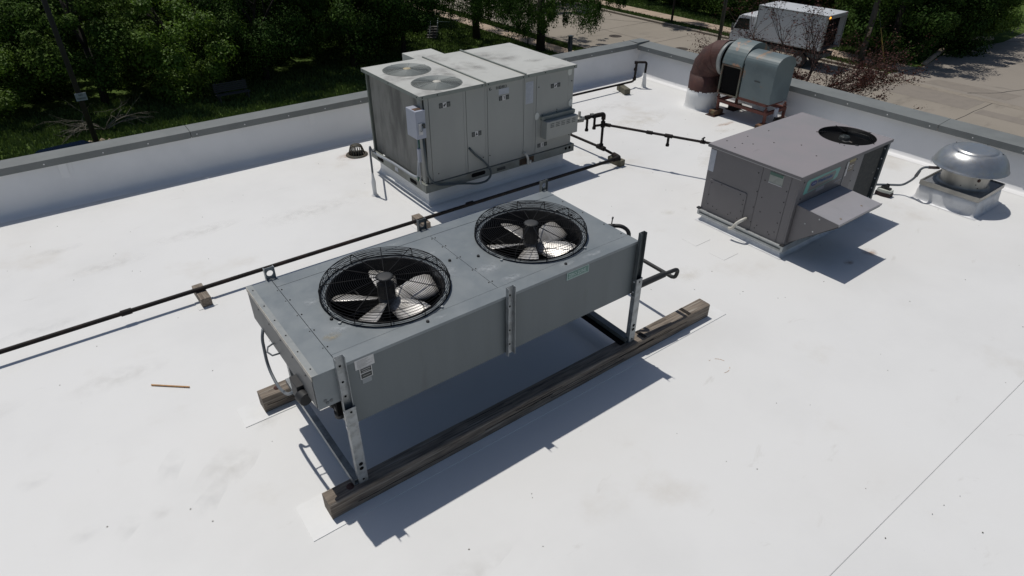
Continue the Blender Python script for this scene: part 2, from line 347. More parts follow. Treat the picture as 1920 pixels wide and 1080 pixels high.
# ------------------------------------------------------------------ roof, building, parapets
G = -6.5
roof = B(-22, 9.9, -10, 9.0, -.30, -.012).build('roof', M_ROOF); tag(roof, kind='structure')
sh1 = B(-22, 9.9, .62, 9.0, -.011, 0.0).build('membrane_sheet', M_ROOF, roof)
sh2 = B(-22, 9.9, -2.4, .645, -.0105, -.003).build('membrane_sheet', M_ROOF, roof)
sh2.location.z -= .0005
sh3 = B(-22, 9.9, -10, -2.42, -.0105, -.006).build('membrane_sheet', M_ROOF, roof)
MB().tube([(-22, .6185, -.002), (2.5, .6182, -.002), (9.7, .6185, -.002)], .0016, 5).build('seam_bead', pmat('seam_grey2', (.56, .56, .55), rough=.8), roof)

bw = empty('building', (-6, -1, G), 'one storey tan masonry building under the white flat roof', 'building')
B(-22.2, 10.0, 8.85, 9.02, G, .49).build('wall', M_BRICK, bw); B(9.72, 9.99, -10, 8.85, G, .47).build('wall', M_BRICK, bw)
B(-22.2, -22, -10, 8.85, G, .0).build('wall', M_BRICK, bw); B(-22.2, 9.99, -10.2, -10.0, G, .0).build('wall', M_BRICK, bw)

def cove(x0, x1, y, axis, mat, parent, h=.49, r=.07, lean=.03, name='membrane_flashing'):
    """membrane running down a parapet face and turning out on to the roof"""
    prof = [(0.0, h), (lean * .45, h * .6), (lean * .8, .16), (lean + .008, .08), (lean + .025, .03), (lean + .06, .008), (lean + .12, .002)]
    vs, fs = [], []
    n = 24
    for i in range(n + 1):
        t = x0 + (x1 - x0) * i / n
        for k, (d, z) in enumerate(prof):
            w = .004 * noise.noise(Vector((t * 1.7, k * .6, 3.1))) * (1 if 0 < k < 5 else 0)
            vs.append((t, y - d + w, z) if axis == 'x' else (y - d + w, t, z))
    m = len(prof)
    for i in range(n):
        for k in range(m - 1): fs.append((i * m + k, (i + 1) * m + k, (i + 1) * m + k + 1, i * m + k + 1))
    return MB().add(vs, fs, True).build(name, mat, parent)
pa = empty('parapet_wall', (-6, 8.9, 0), 'long white parapet wall with grey metal coping, running away left of the packaged unit', 'parapet wall')
for a, b in ((-22, -10), (-10, -3.1), (-3.1, 2.95), (2.95, 9.73)): cove(a, b, 8.83, 'x', M_WALLW, pa, h=.495)
for x in (-6.2, -.05, 3.02, 6.4): B(x, x + .09, 8.8185, 8.8205, .10, .49).build('lap_strip', M_WALLW, pa)
pb = empty('parapet_wall', (9.8, 0, 0), 'white parapet wall with grey coping on the street side, behind the blower and mushroom fan', 'parapet wall')
for a, b in ((-10, -3), (-3, 2.4), (2.4, 8.85)): cove(a, b, 9.725, 'y', M_WALLW, pb, h=.475, lean=.08)  # outward lean added so this face catches more sun
cx = -22
for w in (5.5, 3.05, 3.05, 3.05, 3.05, 2.7, 3.05, 3.05, 3.05, 3.05):
    if cx >= 9.6: break
    e = min(cx + w, 9.617); a = cx + .003; 
    mb = MB().prism([(8.795, .492), (8.803, .492), (8.803, .566), (9.03, .582), (9.03, .49), (9.037, .49), (9.037, .592), (8.795, .575)], a, e - .003, 'x')
    mb.build('coping_cap', M_COPE, pa); cx = e
yy = 8.7965
for w in (2.5, 3.05, 3.05, 3.05, 3.05, 3.05):
    e = yy - w
    mb = MB().prism([(9.615, .47), (9.623, .47), (9.623, .545), (9.93, .568), (9.93, .46), (9.938, .46), (9.938, .578), (9.615, .553)], e + .003, yy - .003, 'y')
    mb.build('coping_cap', M_COPE, pb); yy = e
mb = MB().prism([(9.6145, 8.7935), (9.94, 8.7935), (9.94, 9.039), (9.6145, 9.039)], .50, .594); mb.build('corner_cap', M_COPE, pb)
screws([(x + random.uniform(-.05, .05), 8.794, .53) for x in [-7 + .57 * i for i in range(29)]], M_SCRW, pa, .009, .006, '-y')
screws([(9.613, y + random.uniform(-.05, .05), .51) for y in [8.5 - .57 * i for i in range(20)]], M_SCRW, pb, .009, .006, '-x')

# ------------------------------------------------------------------ fans
def blade_mesh(r0, r1, w0, w1, pitch, mat, curve=.03):
    vs, fs = [], []; nr, nw = 9, 6
    for i in range(nr):
        t = i / (nr - 1); r = r0 + (r1 - r0) * t
        w = w0 + (w1 - w0) * min(1, t * 1.6) ; 
        if t > .85: w *= math.sqrt(max(.05, 1 - ((t - .85) / .15) ** 2 * .35))
        for k in range(nw):
            s_ = k / (nw - 1) - .5
            ang = s_ * w / max(r, .05) * .55 if False else 0
            px = r; py = s_ * w + .02 * t; pz = -s_ * w * math.tan(pitch) * (1 - .35 * t) + curve * (.25 - s_ * s_)
            vs.append((px, py, pz))
    for i in range(nr - 1):
        for k in range(nw - 1): fs.append((i * nw + k, (i + 1) * nw + k, (i + 1) * nw + k + 1, i * nw + k + 1))
    return MB().add(vs, fs, True)
def fan_rotor(root, c, n, rot, r0, r1, w0, w1, pitch, mat, matd=None, hubr=.06):
    cx, cy, cz = c
    b0 = blade_mesh(r0, r1, w0, w1, pitch, mat).build('fan_blade', mat, root, origin=(0, 0, 0)); put(b0, c, root); b0.rotation_euler = (0, 0, rot)
    so = b0.modifiers.new('solid', 'SOLIDIFY'); so.thickness = .003
    for i in range(1, n):
        o = bpy.data.objects.new('fan_blade', b0.data); COL.objects.link(o); put(o, c, root); o.rotation_euler = (0, 0, rot + 2 * PI * i / n)
        so = o.modifiers.new('solid', 'SOLIDIFY'); so.thickness = .003
        if matd and i in matd: pass
    MB().lathe(c, [(0, .035), (hubr * .6, .035), (hubr, .02), (hubr, -.03), (0, -.03)], 20).build('fan_hub', M_BLADED, root)
def basket_guard(root, cx, cy, z, R, h=.095, rin=.045, nr=24, wire=.0019, spokes=12):
    mb = MB()
    for i in range(nr):
        r = rin + (R * .90 - rin) * (i + 1) / nr
        zz = z + h * (1 - .10 * (r / R) ** 2); mb.ring((cx, cy, zz), r, wire, 44, 4)
    for k, (f, zz) in enumerate(((.93, .95), (.965, .86), (.985, .70), (.995, .52), (1.0, .34), (1.0, .18), (1.0, .05))):
        mb.ring((cx, cy, z + h * zz), R * f, wire * (1.2 if k < 6 else 2.2), 48, 4)
    for i in range(spokes):
        a = 2 * PI * i / spokes + .12; d = Vector((math.cos(a), math.sin(a), 0)); c = Vector((cx, cy, z))
        P = [c + d * rin * .8 + Vector((0, 0, h * 1.02)), c + d * R * .5 + Vector((0, 0, h * .985)), c + d * R * .9 + Vector((0, 0, h * .93)), c + d * R * .975 + Vector((0, 0, h * .80)), c + d * R * 1.003 + Vector((0, 0, h * .45)), c + d * R * 1.003 + Vector((0, 0, .004))]
        mb.tube(P, wire * 1.7, 5)
    g = mb.build('fan_guard', M_BLACK, root)
    MB().lathe((cx, cy, z + h), [(0, .006), (.04, .006), (.056, .002), (.056, -.004), (0, -.004)], 24).build('guard_cap', pmat('cap_grey', (0.03, 0.03, 0.03), rough=.6), g)
    for i in range(4):
        mb = MB(); a = PI * .5 * i + .42; p = Vector((cx + (R + .022) * math.cos(a), cy + (R + .022) * math.sin(a), z)); q = Vector((cx + R * math.cos(a), cy + R * math.sin(a), z + .006))
        mb.tube([p + Vector((0, 0, .006)), q], .004, 5); mb.cyl(p, p + Vector((0, 0, .012)), .012, .010, 8)
        mb.build('guard_clip', M_ALUR, g)
    return g

# ------------------------------------------------------------------ the two fan condenser on timber sleepers
CT = 1.085; X0, X1, Y0, Y1 = .72, 3.31, 2.797, 3.912
cu = empty('air_condenser', (2.0, 3.35, .14), 'long grey two fan condenser raised on steel legs over two timber beams', 'condenser unit')
fans = [(1.467, 3.352), (2.715, 3.368)]
RO = .385
xs = [.885, 2.075, X1]
ys = [2.915, 3.80]
for i, (fx_, fy_) in enumerate(fans):
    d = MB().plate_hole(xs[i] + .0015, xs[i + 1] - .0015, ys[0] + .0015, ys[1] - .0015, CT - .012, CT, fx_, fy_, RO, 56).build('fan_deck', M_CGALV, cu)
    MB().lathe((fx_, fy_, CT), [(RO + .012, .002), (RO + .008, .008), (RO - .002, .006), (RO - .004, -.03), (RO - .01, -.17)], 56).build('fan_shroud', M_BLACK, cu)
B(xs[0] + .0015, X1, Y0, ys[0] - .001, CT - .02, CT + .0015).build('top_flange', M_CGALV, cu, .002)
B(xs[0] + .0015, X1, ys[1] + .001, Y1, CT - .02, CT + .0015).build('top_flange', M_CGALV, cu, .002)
# end cover (control box) with folded edge
B(X0, xs[0] - .0015, Y0 - .004, Y1, .835, CT + .003).build('end_cover', M_CGALV, cu, .003)
B(X0 - .003, X0 + .034, Y0 - .006, Y1 + .002, CT + .004, CT + .007).build('cover_flange', pmat('pale_flange', (0.27, 0.285, 0.28), (0.22, 0.235, 0.235), scale=20, rough=.5, metal=.1, coord='World'), cu)
B(X0 - .006, X0 - .003, Y0 - .004, Y1 + .002, 1.058, CT + .0065).build('edge_fold', pmat('pale_fold', (0.48, 0.44, 0.37), (0.3, 0.29, 0.26), scale=16, rough=.5), cu)  # mottled strip, paler than the cover, along its folded edge
B(X0 - .0045, X0 - .001, Y0 + .01, Y1 - .01, .842, 1.052).build('access_door', pmat('door_grey', (0.155, 0.155, 0.15), (0.13, 0.13, 0.127), scale=5, rough=.55, coord='World'), cu)
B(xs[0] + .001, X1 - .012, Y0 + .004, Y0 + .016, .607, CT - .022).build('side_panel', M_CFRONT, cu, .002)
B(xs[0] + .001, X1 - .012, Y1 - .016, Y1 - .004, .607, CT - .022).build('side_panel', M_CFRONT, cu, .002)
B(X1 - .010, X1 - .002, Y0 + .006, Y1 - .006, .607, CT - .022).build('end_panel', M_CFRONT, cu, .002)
B(xs[0] + .002, xs[0] + .012, Y0 + .05, Y1 - .05, .56, .833).build('coil_end_plate', pmat('bright_plate', (.38, .38, .36), (.33, .33, .31), scale=8, rough=.5), cu)
B(xs[0] + .014, X1 - .014, Y0 + .02, Y1 - .02, .62, .70).build('coil', M_DARK, cu)
B(2.065, 2.085, Y0 + .02, Y1 - .02, .70, CT - .024).build('divider', M_DARK, cu)
for nm, (a, b, c_, d_) in {'l': (xs[0] + .013, xs[0] + .017, Y0 + .018, Y1 - .018), 'r': (X1 - .018, X1 - .0125, Y0 + .018, Y1 - .018), 'f': (xs[0] + .02, X1 - .02, Y0 + .017, Y0 + .02), 'b': (xs[0] + .02, X1 - .02, Y1 - .02, Y1 - .017)}.items():
    B(a, b, c_, d_, .70, CT - .024).build('liner', M_DARK, cu)
for i, (fx_, fy_) in enumerate(fans):
    fan_rotor(cu, (fx_, fy_, CT - .085), 5, (-.105, .10)[i], .06, .36, .09, .185, math.radians(-28), M_BLADE)
    mt = MB().cyl((fx_, fy_, CT - .06), (fx_, fy_, CT + .045), .055, .05, 20).cyl((fx_, fy_, CT + .045), (fx_, fy_, CT + .06), .05, .03, 20)
    for k in range(8):
        a = 2 * PI * k / 8; mt.obox((fx_ + .056 * math.cos(a), fy_ + .056 * math.sin(a), CT), (.012, .008, .08), (0, 0, a))
    mt.build('fan_motor', M_MOTOR, cu)
    mb = MB()
    for s_ in (-1, 1):
        mb.tube([(fx_ - .40, fy_ + .07 * s_, CT - .16), (fx_ + .40, fy_ + .07 * s_, CT - .16)], .006, 6)
        mb.tube([(fx_ + .10 * s_, fy_ - .40, CT - .15), (fx_ + .10 * s_, fy_ + .40, CT - .15)], .006, 6)
    mb.build('motor_mount', M_MOTOR, cu)
    basket_guard(cu, fx_, fy_, CT, .432)
pts = [(x, y, CT + .001) for x in (.872, .90, 2.062, 2.09) for y in (3.0, 3.2, 3.4, 3.6, 3.75)]
pts += [(.739, y, CT + .0075) for y in (2.86, 3.05, 3.24, 3.43, 3.62, 3.84)] + [(X1 - .03, y, CT + .001) for y in (2.96, 3.15, 3.4, 3.65)]
screws(pts, M_SCREW, cu, .0055)
screws([(.716, y, 1.03) for y in (2.9, 3.1, 3.3, 3.5, 3.7)], M_SCREW, cu, .006, axis='-x')
mb = MB()
for x, y in ((1.03, 3.24), (2.00, 3.40), (2.20, 3.33), (1.50, 2.86), (2.64, 2.87), (3.17, 3.42)):
    mb.cyl((x, y, CT), (x, y, CT + .012), .012, .010, 8)
o = mb.build('deck_plug', M_RUBB, cu); o['kind'] = 'stuff'
for x, z in ((.765, .887), (.775, .865), (.80, .872)): MB().cyl((x, Y0 - .0045, z), (x, Y0 - .0065, z), .0105, .0105, 14).build('knockout', pmat('knock', (0.115, 0.125, 0.13), rough=.5), cu)
# handle, conduit and junction
MB().tube([(.716, 3.50, .88), (.672, 3.495, .87), (.655, 3.46, .86), (.672, 3.42, .85), (.716, 3.415, .85)], .006, 6).build('door_handle', M_COND, cu)
MB().tube([(.716, 3.72, .86), (.69, 3.70, .80), (.675, 3.68, .58), (.672, 3.50, .52), (.675, 3.30, .60), (.682, 3.12, .76)], .0105, 8, .09).build('conduit', M_COND, cu)
MB().box(.672, .7195, 3.00, 3.12, .76, .885).cyl((.69, 3.0, .82), (.70, 2.94, .82), .042, .042, 14).build('cable_connector', M_RUBB, cu, .004)
for y, z in ((2.86, .74), (2.88, .665), (2.95, .70)): MB().lathe((.86, y, z), [(.018, -.02), (.034, -.02), (.034, .02), (.018, .02)], 14).build('pipe_grommet', M_RUBB, cu)
B(.83, .883, 2.82, 3.85, .70, .832).build('junction_housing', M_DARK, cu)

# legs: U channels
def uchan(x0, x1, yw, yf, z0, z1, mat, name, parent, t=.004, holes=(), big=()):
    """web at yw, flanges run to yf"""
    s_ = 1 if yf > yw else -1
    mb = MB().box(x0, x1, min(yw, yw + s_ * t), max(yw, yw + s_ * t), z0, z1)
    lo, hi = sorted((yw + s_ * t, yf)); mb.box(x0, x0 + t, lo, hi, z0, z1); mb.box(x1 - t, x1, lo, hi, z0, z1)
    o = mb.build(name, mat, parent, .001)
    if holes or big:
        h = MB(); f = min(yw, yf) if s_ > 0 else yw + s_ * t
        for z in holes: MB().cyl(((x0 + x1) / 2, f - .0008, z), ((x0 + x1) / 2, f - .0018, z), .0075, .0075, 10).build('punched_hole', M_DARK, o)
        for z in big: MB().cyl(((x0 + x1) / 2, f - .0008, z), ((x0 + x1) / 2, f - .0018, z), .014, .014, 12).build('punched_hole', M_DARK, o)
    return o
for x, zt in ((.853, .79), (3.288, .765)):
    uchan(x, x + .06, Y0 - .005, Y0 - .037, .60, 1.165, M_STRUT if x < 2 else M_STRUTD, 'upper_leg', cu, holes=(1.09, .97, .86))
    uchan(x + .002, x + .066, Y0 - .048, Y0 - .006, .141, zt, M_STRUT, 'leg', cu, holes=(zt - .03, .17), big=(.27, .31))
    for zb_ in (zt - .03, .64): MB().cyl((x - .004, Y0 - .024, zb_), (x + .072, Y0 - .024, zb_), .008, .008, 8).build('leg_bolt', M_SCRW, cu)
uchan(2.052, 2.112, Y0 - .005, Y0 - .037, .597, 1.162, M_STRUT, 'centre_channel', cu, holes=(1.09, 1.0, .8, .68))
for x in (.86, 2.05, 3.27):
    mb = MB().plate_hole(x, x + .06, CT - .02, CT + .09, 0, .005, x + .03, CT + .045, .022, 20)
    mb.v = [Vector((v.x, Y1 + .012 + v.z, v.y)) for v in mb.v]
    mb.box(x - .004, x, Y1 + .002, Y1 + .035, .60, CT + .09).box(x + .06, x + .064, Y1 + .002, Y1 + .035, .60, CT + .09)
    mb.box(x, x + .06, Y1 + .002, Y1 + .012, CT + .0, CT + .006)
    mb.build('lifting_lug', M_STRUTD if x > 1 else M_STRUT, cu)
    uchan(x - .002, x + .062, Y1 + .045, Y1 + .003, .141, .75, M_STRUT, 'leg', cu)
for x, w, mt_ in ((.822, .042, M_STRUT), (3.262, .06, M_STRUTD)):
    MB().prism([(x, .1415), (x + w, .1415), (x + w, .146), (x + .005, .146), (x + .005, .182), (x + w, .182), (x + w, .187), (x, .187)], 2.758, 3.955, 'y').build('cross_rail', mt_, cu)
B(3.21, 3.258, 2.765, 3.95, .142, .15).build('rail_plate', M_DARK, cu)
# labels
lb = B(.972, 1.094, Y0 - .0005, Y0 + .004, 1.003, 1.073).build('nameplate', M_LABW, cu)
mb = MB()
for k in range(7): mb.box(.985, .985 + random.uniform(.05, .095), Y0 - .0012, Y0 - .0006, 1.012 + k * .008, 1.0145 + k * .008)
mb.build('print_line', pmat('grey_print', (.33, .32, .31), rough=.6), lb)
wb = B(.995, 1.073, Y0 - .0002, Y0 + .004, .92, 1.0).build('warning_label', M_LABW, cu)
B(1.0, 1.068, Y0 - .0012, Y0 - .0003, .966, .997).build('black_band', M_LABK, wb); B(1.0, 1.068, Y0 - .0012, Y0 - .0003, .925, .959).build('black_band', M_LABK, wb)
MB().box(1.006, 1.062, Y0 - .002, Y0 - .0013, .985, .991).box(1.010, 1.058, Y0 - .002, Y0 - .0013, .972, .977).box(1.010, 1.058, Y0 - .002, Y0 - .0013, .940, .944).build('print_line', pmat('grey_print', (.3,) * 3), wb)
B(1.003, 1.062, Y0 - .0002, Y0 + .004, .884, .918).build('small_label', pmat('dull_label', (.24, .26, .27), rough=.5), cu)
gl = B(2.592, 2.80, Y0 - .001, Y0 + .004, 1.003, 1.066).build('brand_plate', M_LABGL, cu)
B(2.598, 2.794, Y0 - .002, Y0 - .0011, 1.009, 1.060).build('green_field', M_LABG, gl)
text('lettering', 'ZERO ZONE', .038, (2.604, Y0 - .0026, 1.024), (PI / 2, 0, 0), M_LABGL, gl, sx=.78, bold=.0008)
MB().box(2.61, 2.78, Y0 - .0028, Y0 - .0021, 1.0135, 1.0165).build('print_line', M_LABGL, gl)

# copper lines with black insulation on the right end of the condenser
cp = empty('refrigerant_line', (3.6, 2.9, .5), 'black insulated refrigerant pipe looping out beyond the right leg of the long condenser', 'pipe')
MB().tube([(X1, 3.62, .46), (3.95, 3.62, .46), (3.95, 2.885, .46), (3.95, 2.865, .57), (3.42, 2.90, .55)], [.017] * 5, 8, .055).build('pipe_run', M_RUBB, cp) if False else None
MB().tube([(X1, 3.62, .46), (3.95, 3.62, .46), (3.95, 2.885, .455), (3.95, 2.865, .568), (3.60, 2.89, .57)], .0175, 8, .05).build('pipe_run', M_RUBB, cp)
MB().cyl((3.78, 2.877, .569), (3.42, 2.895, .56), .027, .030, 10).cyl((3.43, 2.87, .55), (3.43, 2.93, .55), .036, .036, 10).build('valve_sleeve', M_RUBB, cp)
c2 = empty('refrigerant_line', (3.4, 3.2, .9), 'short black hooked pipe with small stem at back right corner of the long condenser', 'pipe')
MB().tube([(3.30, 3.34, .93), (3.39, 3.24, 1.00), (3.47, 3.13, 1.02), (3.52, 3.09, .97), (3.52, 3.09, .74), (3.32, 3.12, .70)], .017, 8, .05).build('pipe_run', M_RUBB, c2)
MB().tube([(3.42, 3.20, 1.02), (3.425, 3.20, 1.07)], .005, 5).cyl((3.425, 3.2, 1.07), (3.43, 3.2, 1.085), .009, .006, 6).build('stem', M_RUBB, c2)

def beam(x0, x1, y0, y1, h, label, bolts, notches=()):
    r = empty('timber_beam', ((x0 + x1) / 2, (y0 + y1) / 2, 0), label, 'timber beam', 'timber beams under the condenser')
    vs, fs = [], []; n = 60; prof = []
    c = .008
    prof = [(y0, .0), (y0, h - c), (y0 + c, h), (y1 - c, h), (y1, h - c), (y1, 0)]
    for i in range(n + 1):
        x = x0 + (x1 - x0) * i / n
        for k, (y, z) in enumerate(prof):
            vs.append((x, y + .003 * noise.noise(Vector((x * 2, k, 1.0 + y0))), z + (.003 * noise.noise(Vector((x * 2.3, k + 9, y0))) if z > 0 else 0)))
    m = 6
    for i in range(n):
        for k in range(m - 1): fs.append((i * m + k, i * m + k + 1, (i + 1) * m + k + 1, (i + 1) * m + k))
        fs.append((i * m + 5, i * m, (i + 1) * m, (i + 1) * m + 5))
    fs += [tuple(range(m - 1, -1, -1)), tuple(n * m + k for k in range(m))]
    MB().add(vs, fs).build('timber', M_WOOD, r)
    mb = MB()
    random.seed(int(y0 * 10))
    for k in range(9):   # drying checks along the front face and top
        xa = random.uniform(x0, x1 - .9); L = random.uniform(.4, .95); z = random.choice((.075, .08, .05, .1)) + random.uniform(-.01, .01)
        N = 12; P = [(xa + L * i / N, y0 - .0015, z + .006 * noise.noise(Vector((xa + i * .4, z, 0)))) for i in range(N + 1)]
        mb.tube(P, .0022, 4)
    for k in range(6):
        xa = random.uniform(x0, x1 - .6); L = random.uniform(.2, .55); y = random.uniform(y0 + .02, y1 - .02); N = 8
        mb.tube([(xa + L * i / N, y + .005 * noise.noise(Vector((xa + i * .5, y, 0))), h - .0005) for i in range(N + 1)], .0018, 4)
    o = mb.build('split', M_CRACK, r); o['kind'] = 'stuff'
    for x in bolts:
        MB().lathe((x, (y0 + y1) / 2, h - .002), [(0, .009), (.012, .009), (.013, .003), (.026, .003), (.026, 0)], 16).build('bolt', M_RUST, r)
    for x in notches: B(x, x + .035, y0 + .01, y1 - .01, h + .003, h + .0055).build('strap', M_CRACK, r)
    return r
beam(.632, 4.288, 2.706, 2.832, .14, 'weathered grey timber beam nearest the viewer, under the front legs', (.80,), (3.44, 4.0))
beam(.615, 3.52, 3.892, 4.015, .14, 'weathered timber beam mostly hidden under the back of the condenser', (.75,))
B(.474, 4.46, 2.63, 2.94, .0008, .005).build('slip_sheet', M_MEMB); tag(bpy.data.objects['slip_sheet'], 'loose white membrane strip laid under the front timber beam', 'membrane strip')
o = B(.445, 3.8, 3.829, 4.06, .0008, .005).build('slip_sheet', M_MEMB); tag(o, 'loose white membrane strip laid under the rear timber beam', 'membrane strip')

# ------------------------------------------------------------------ large packaged unit (pale grey) on its curb
ru = empty('rooftop_unit', (4.47, 6.83, 0), 'large pale grey packaged rooftop unit with two flush fan grilles and a weathered coil end', 'rooftop unit')
A0, A1, C0, C1, RT = 3.335, 5.615, 6.118, 7.545, 1.35
def curb(x0, x1, y0, y1, h, parent, mat, name='curb', f=.05):
    prof = [(0, h), (0, .05), (.012, .022), (f * .6, .006), (f, .003)]
    vs, fs = [], []; m = len(prof)
    cs = [(x0, y0, -1, -1), (x1, y0, 1, -1), (x1, y1, 1, 1), (x0, y1, -1, 1)]
    for x, y, sx, sy in cs:
        for d, z in prof: vs.append((x + sx * d, y + sy * d, z))
    for i in range(4):
        j = (i + 1) % 4
        for k in range(m - 1): fs.append((i * m + k, j * m + k, j * m + k + 1, i * m + k + 1))
    fs.append(tuple(i * m for i in range(4)))
    return MB().add(vs, fs).build(name, mat, parent)
curb(A0 + .075, A1 - .085, C0 + .082, C1 - .08, .20, ru, M_MEMB)
# base rail with fork slots
B(A0, A1 + .03, C0, C0 + .035, .20, .302).build('base_rail', M_RTUR, ru, .002)
B(A0, A1 + .03, C1 - .035, C1, .20, .302).build('base_rail', M_RTUR, ru, .002)
B(A0, A0 + .035, C0 + .036, C1 - .036, .20, .302).build('base_rail', M_RTUR, ru, .002)
B(A1 - .005, A1 + .03, C0 + .036, C1 - .036, .20, .302).build('base_rail', M_RTUR, ru, .002)
def slot(x, y, z, L, h, axis, parent):
    n = 8; P = []
    for k in range(n + 1): a = -PI / 2 + PI * k / n; P.append((L / 2 - h / 2 + h / 2 * math.cos(a), h / 2 * math.sin(a)))
    for k in range(n + 1): a = PI / 2 + PI * k / n; P.append((-L / 2 + h / 2 + h / 2 * math.cos(a), h / 2 * math.sin(a)))
    if axis == 'y': MB().prism([(x + a, z + b) for a, b in P], y - .0018, y - .0006, 'y').build('fork_slot', M_DARK, parent)
    else: MB().prism([(y + a, z + b) for a, b in P], x - .0018, x - .0006, 'x').build('fork_slot', M_DARK, parent)
slot(4.08, C0, .262, .21, .052, 'y', ru); slot(A0, 7.28, .25, .17, .052, 'x', ru); slot(A0, 6.42, .25, .17, .052, 'x', ru)
B(A0 - .003, A0 - .0006, 6.80, 6.88, .235, .285).build('small_label', M_LABP, ru)
mb = MB()
for x in (5.50, 5.565): mb.cyl((x, C0 - .0006, .265), (x, C0 - .002, .265), .02, .02, 14)
mb.build('rail_hole', M_DARK, ru)['kind'] = 'stuff'
B(4.36, 4.49, C0 - .002, C0 - .0005, .225, .265).build('rail_label', M_LABK, ru)
# cabinet
zt = RT - .044
B(A0 + .115, A1 - .03, C0 + .04, C1 - .04, .305, zt).build('cabinet_core', M_DARK, ru)
cols = [(3.40, 3.452, 0), (3.455, 3.908, 1), (3.911, 3.945, 0), (3.948, 4.208, 1), (4.211, 4.245, 0), (4.248, 4.765, 1), (4.768, 4.79, 0), (4.793, 4.945, 1), (4.948, 4.985, 0), (4.988, 5.50, 1), (5.503, 5.595, 0)]
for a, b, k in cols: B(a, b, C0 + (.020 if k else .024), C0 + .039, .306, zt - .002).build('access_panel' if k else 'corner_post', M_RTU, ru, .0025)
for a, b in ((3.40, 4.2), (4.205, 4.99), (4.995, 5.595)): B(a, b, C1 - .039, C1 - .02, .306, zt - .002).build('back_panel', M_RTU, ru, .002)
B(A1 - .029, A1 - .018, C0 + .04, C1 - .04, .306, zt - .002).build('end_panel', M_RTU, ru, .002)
# lid sections with raised ribs
def lid(x0, x1, name='lid'):
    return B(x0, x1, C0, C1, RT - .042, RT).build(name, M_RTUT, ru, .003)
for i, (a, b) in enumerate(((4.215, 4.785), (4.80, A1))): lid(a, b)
# fan section lid with two holes
fc = [(3.755, 7.145), (3.765, 6.462)]; FR = .292
for (fx_, fy_), (ya, yb) in zip(fc, ((6.805, C1), (C0, 6.803))):
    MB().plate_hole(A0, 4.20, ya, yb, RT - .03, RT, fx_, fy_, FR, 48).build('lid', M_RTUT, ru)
B(A0, 4.2, C0 - .003, C0 - .0005, RT - .042, RT - .001).build('lid_edge', M_RTUE, ru); B(A0 - .003, A0 - .0005, C0 - .003, C1, RT - .042, RT - .001).build('lid_edge', M_RTUE, ru)
B(4.215, A1, C0 - .003, C0 - .0005, RT - .042, RT - .001).build('lid_edge', M_RTUE, ru)
B(4.196, 4.214, C0 - .012, C1, RT + .0, RT + .016).build('lid_rib', M_RTUE, ru, .003); B(4.784, 4.802, C0 - .012, C1 + .01, RT + .0, RT + .018).build('lid_rib', M_RTUE, ru, .003)
for i, (fx_, fy_) in enumerate(fc):
    MB().lathe((fx_, fy_, RT), [(FR + .006, .0015), (FR, .004), (FR - .004, .0), (FR - .004, -.16), (FR - .02, -.2), (0, -.2)], 44).build('fan_well', pmat('well_grey', (.13, .14, .13), rough=.7), ru)
    fan_rotor(ru, (fx_, fy_, RT - .09), 4, .4 + i, .05, .27, .10, .17, math.radians(24), pmat('galv_blade', (.28, .29, .28), rough=.5))
    mb = MB()
    for k in range(26): mb.ring((fx_, fy_, RT + .004 + .010 * (1 - (k / 25) ** 2)), .055 + (FR - .06) * k / 25, .0019, 40, 4)
    for k in range(8):
        a = 2 * PI * k / 8 + .2; mb.tube([(fx_ + .05 * math.cos(a), fy_ + .05 * math.sin(a), RT + .017), (fx_ + FR * .7 * math.cos(a), fy_ + FR * .7 * math.sin(a), RT + .013), (fx_ + (FR + .004) * math.cos(a), fy_ + (FR + .004) * math.sin(a), RT + .006)], .0032, 5)
    g = mb.build('fan_grille', pmat('grille_grey', (.36, .38, .355), rough=.5), ru)
    MB().lathe((fx_, fy_, RT + .016), [(0, .0), (.048, .0), (.05, -.004), (.02, -.012)], 16).build('motor_top', pmat(('motor_tan', 'motor_pale')[i], ((.42, .35, .22), (.5, .48, .42))[i], rough=.6), ru)
# economiser bump on the far side
B(4.10, 4.545, 7.55, 7.905, .75, RT - .001).build('relief_hood', M_RTUT, ru, .004)
# weathered coil on the left end, posts either side
B(A0 + .05, A0 + .112, C0 + .122, C1 - .10, .303, zt - .001).build('coil', M_COIL, ru)
B(A0 + .028, A0 + .065, C1 - .07, C1 - .035, .303, zt).build('corner_post', pmat('post_green', (.13, .145, .125), rough=.55), ru, .003)
B(A0 + .07, A0 + .084, C1 - .098, C1 - .085, .6, 1.1).build('seal_strip', M_LABW, ru)
B(A0 + .03, A0 + .062, C0 + .05, C0 + .118, .303, zt).build('corner_post', M_RTU, ru, .003)
# disconnect switch and its conduits
dx = empty('disconnect_switch', (3.27, 6.15, .9), 'blue grey electrical disconnect box on the front left corner of the large packaged unit', 'switch box')
B(A0 - .095, A0 + .025, C0 - .06, C0 + .16, .90, 1.215).build('enclosure', M_DISC, dx, .006)
B(A0 - .08, A0 + .01, C0 - .02, C0 + .05, 1.2155, 1.219).build('rust_patch', M_RFOOT, dx)
B(A0 - .07, A0 - .02, C0 - .066, C0 - .061, .95, 1.08).build('paper_label', M_LABW, dx)
B(A0 - .03, A0 + .01, C0 - .075, C0 - .061, 1.02, 1.07).build('handle_base', M_LABK, dx)
MB().tube([(A0 - .03, C0 - .08, 1.05), (A0 - .05, C0 - .10, 1.03), (A0 - .07, C0 - .09, 1.0), (A0 - .04, C0 - .08, .99), (A0 - .02, C0 - .08, 1.03)], .005, 6).build('padlock', M_ALUR, dx)
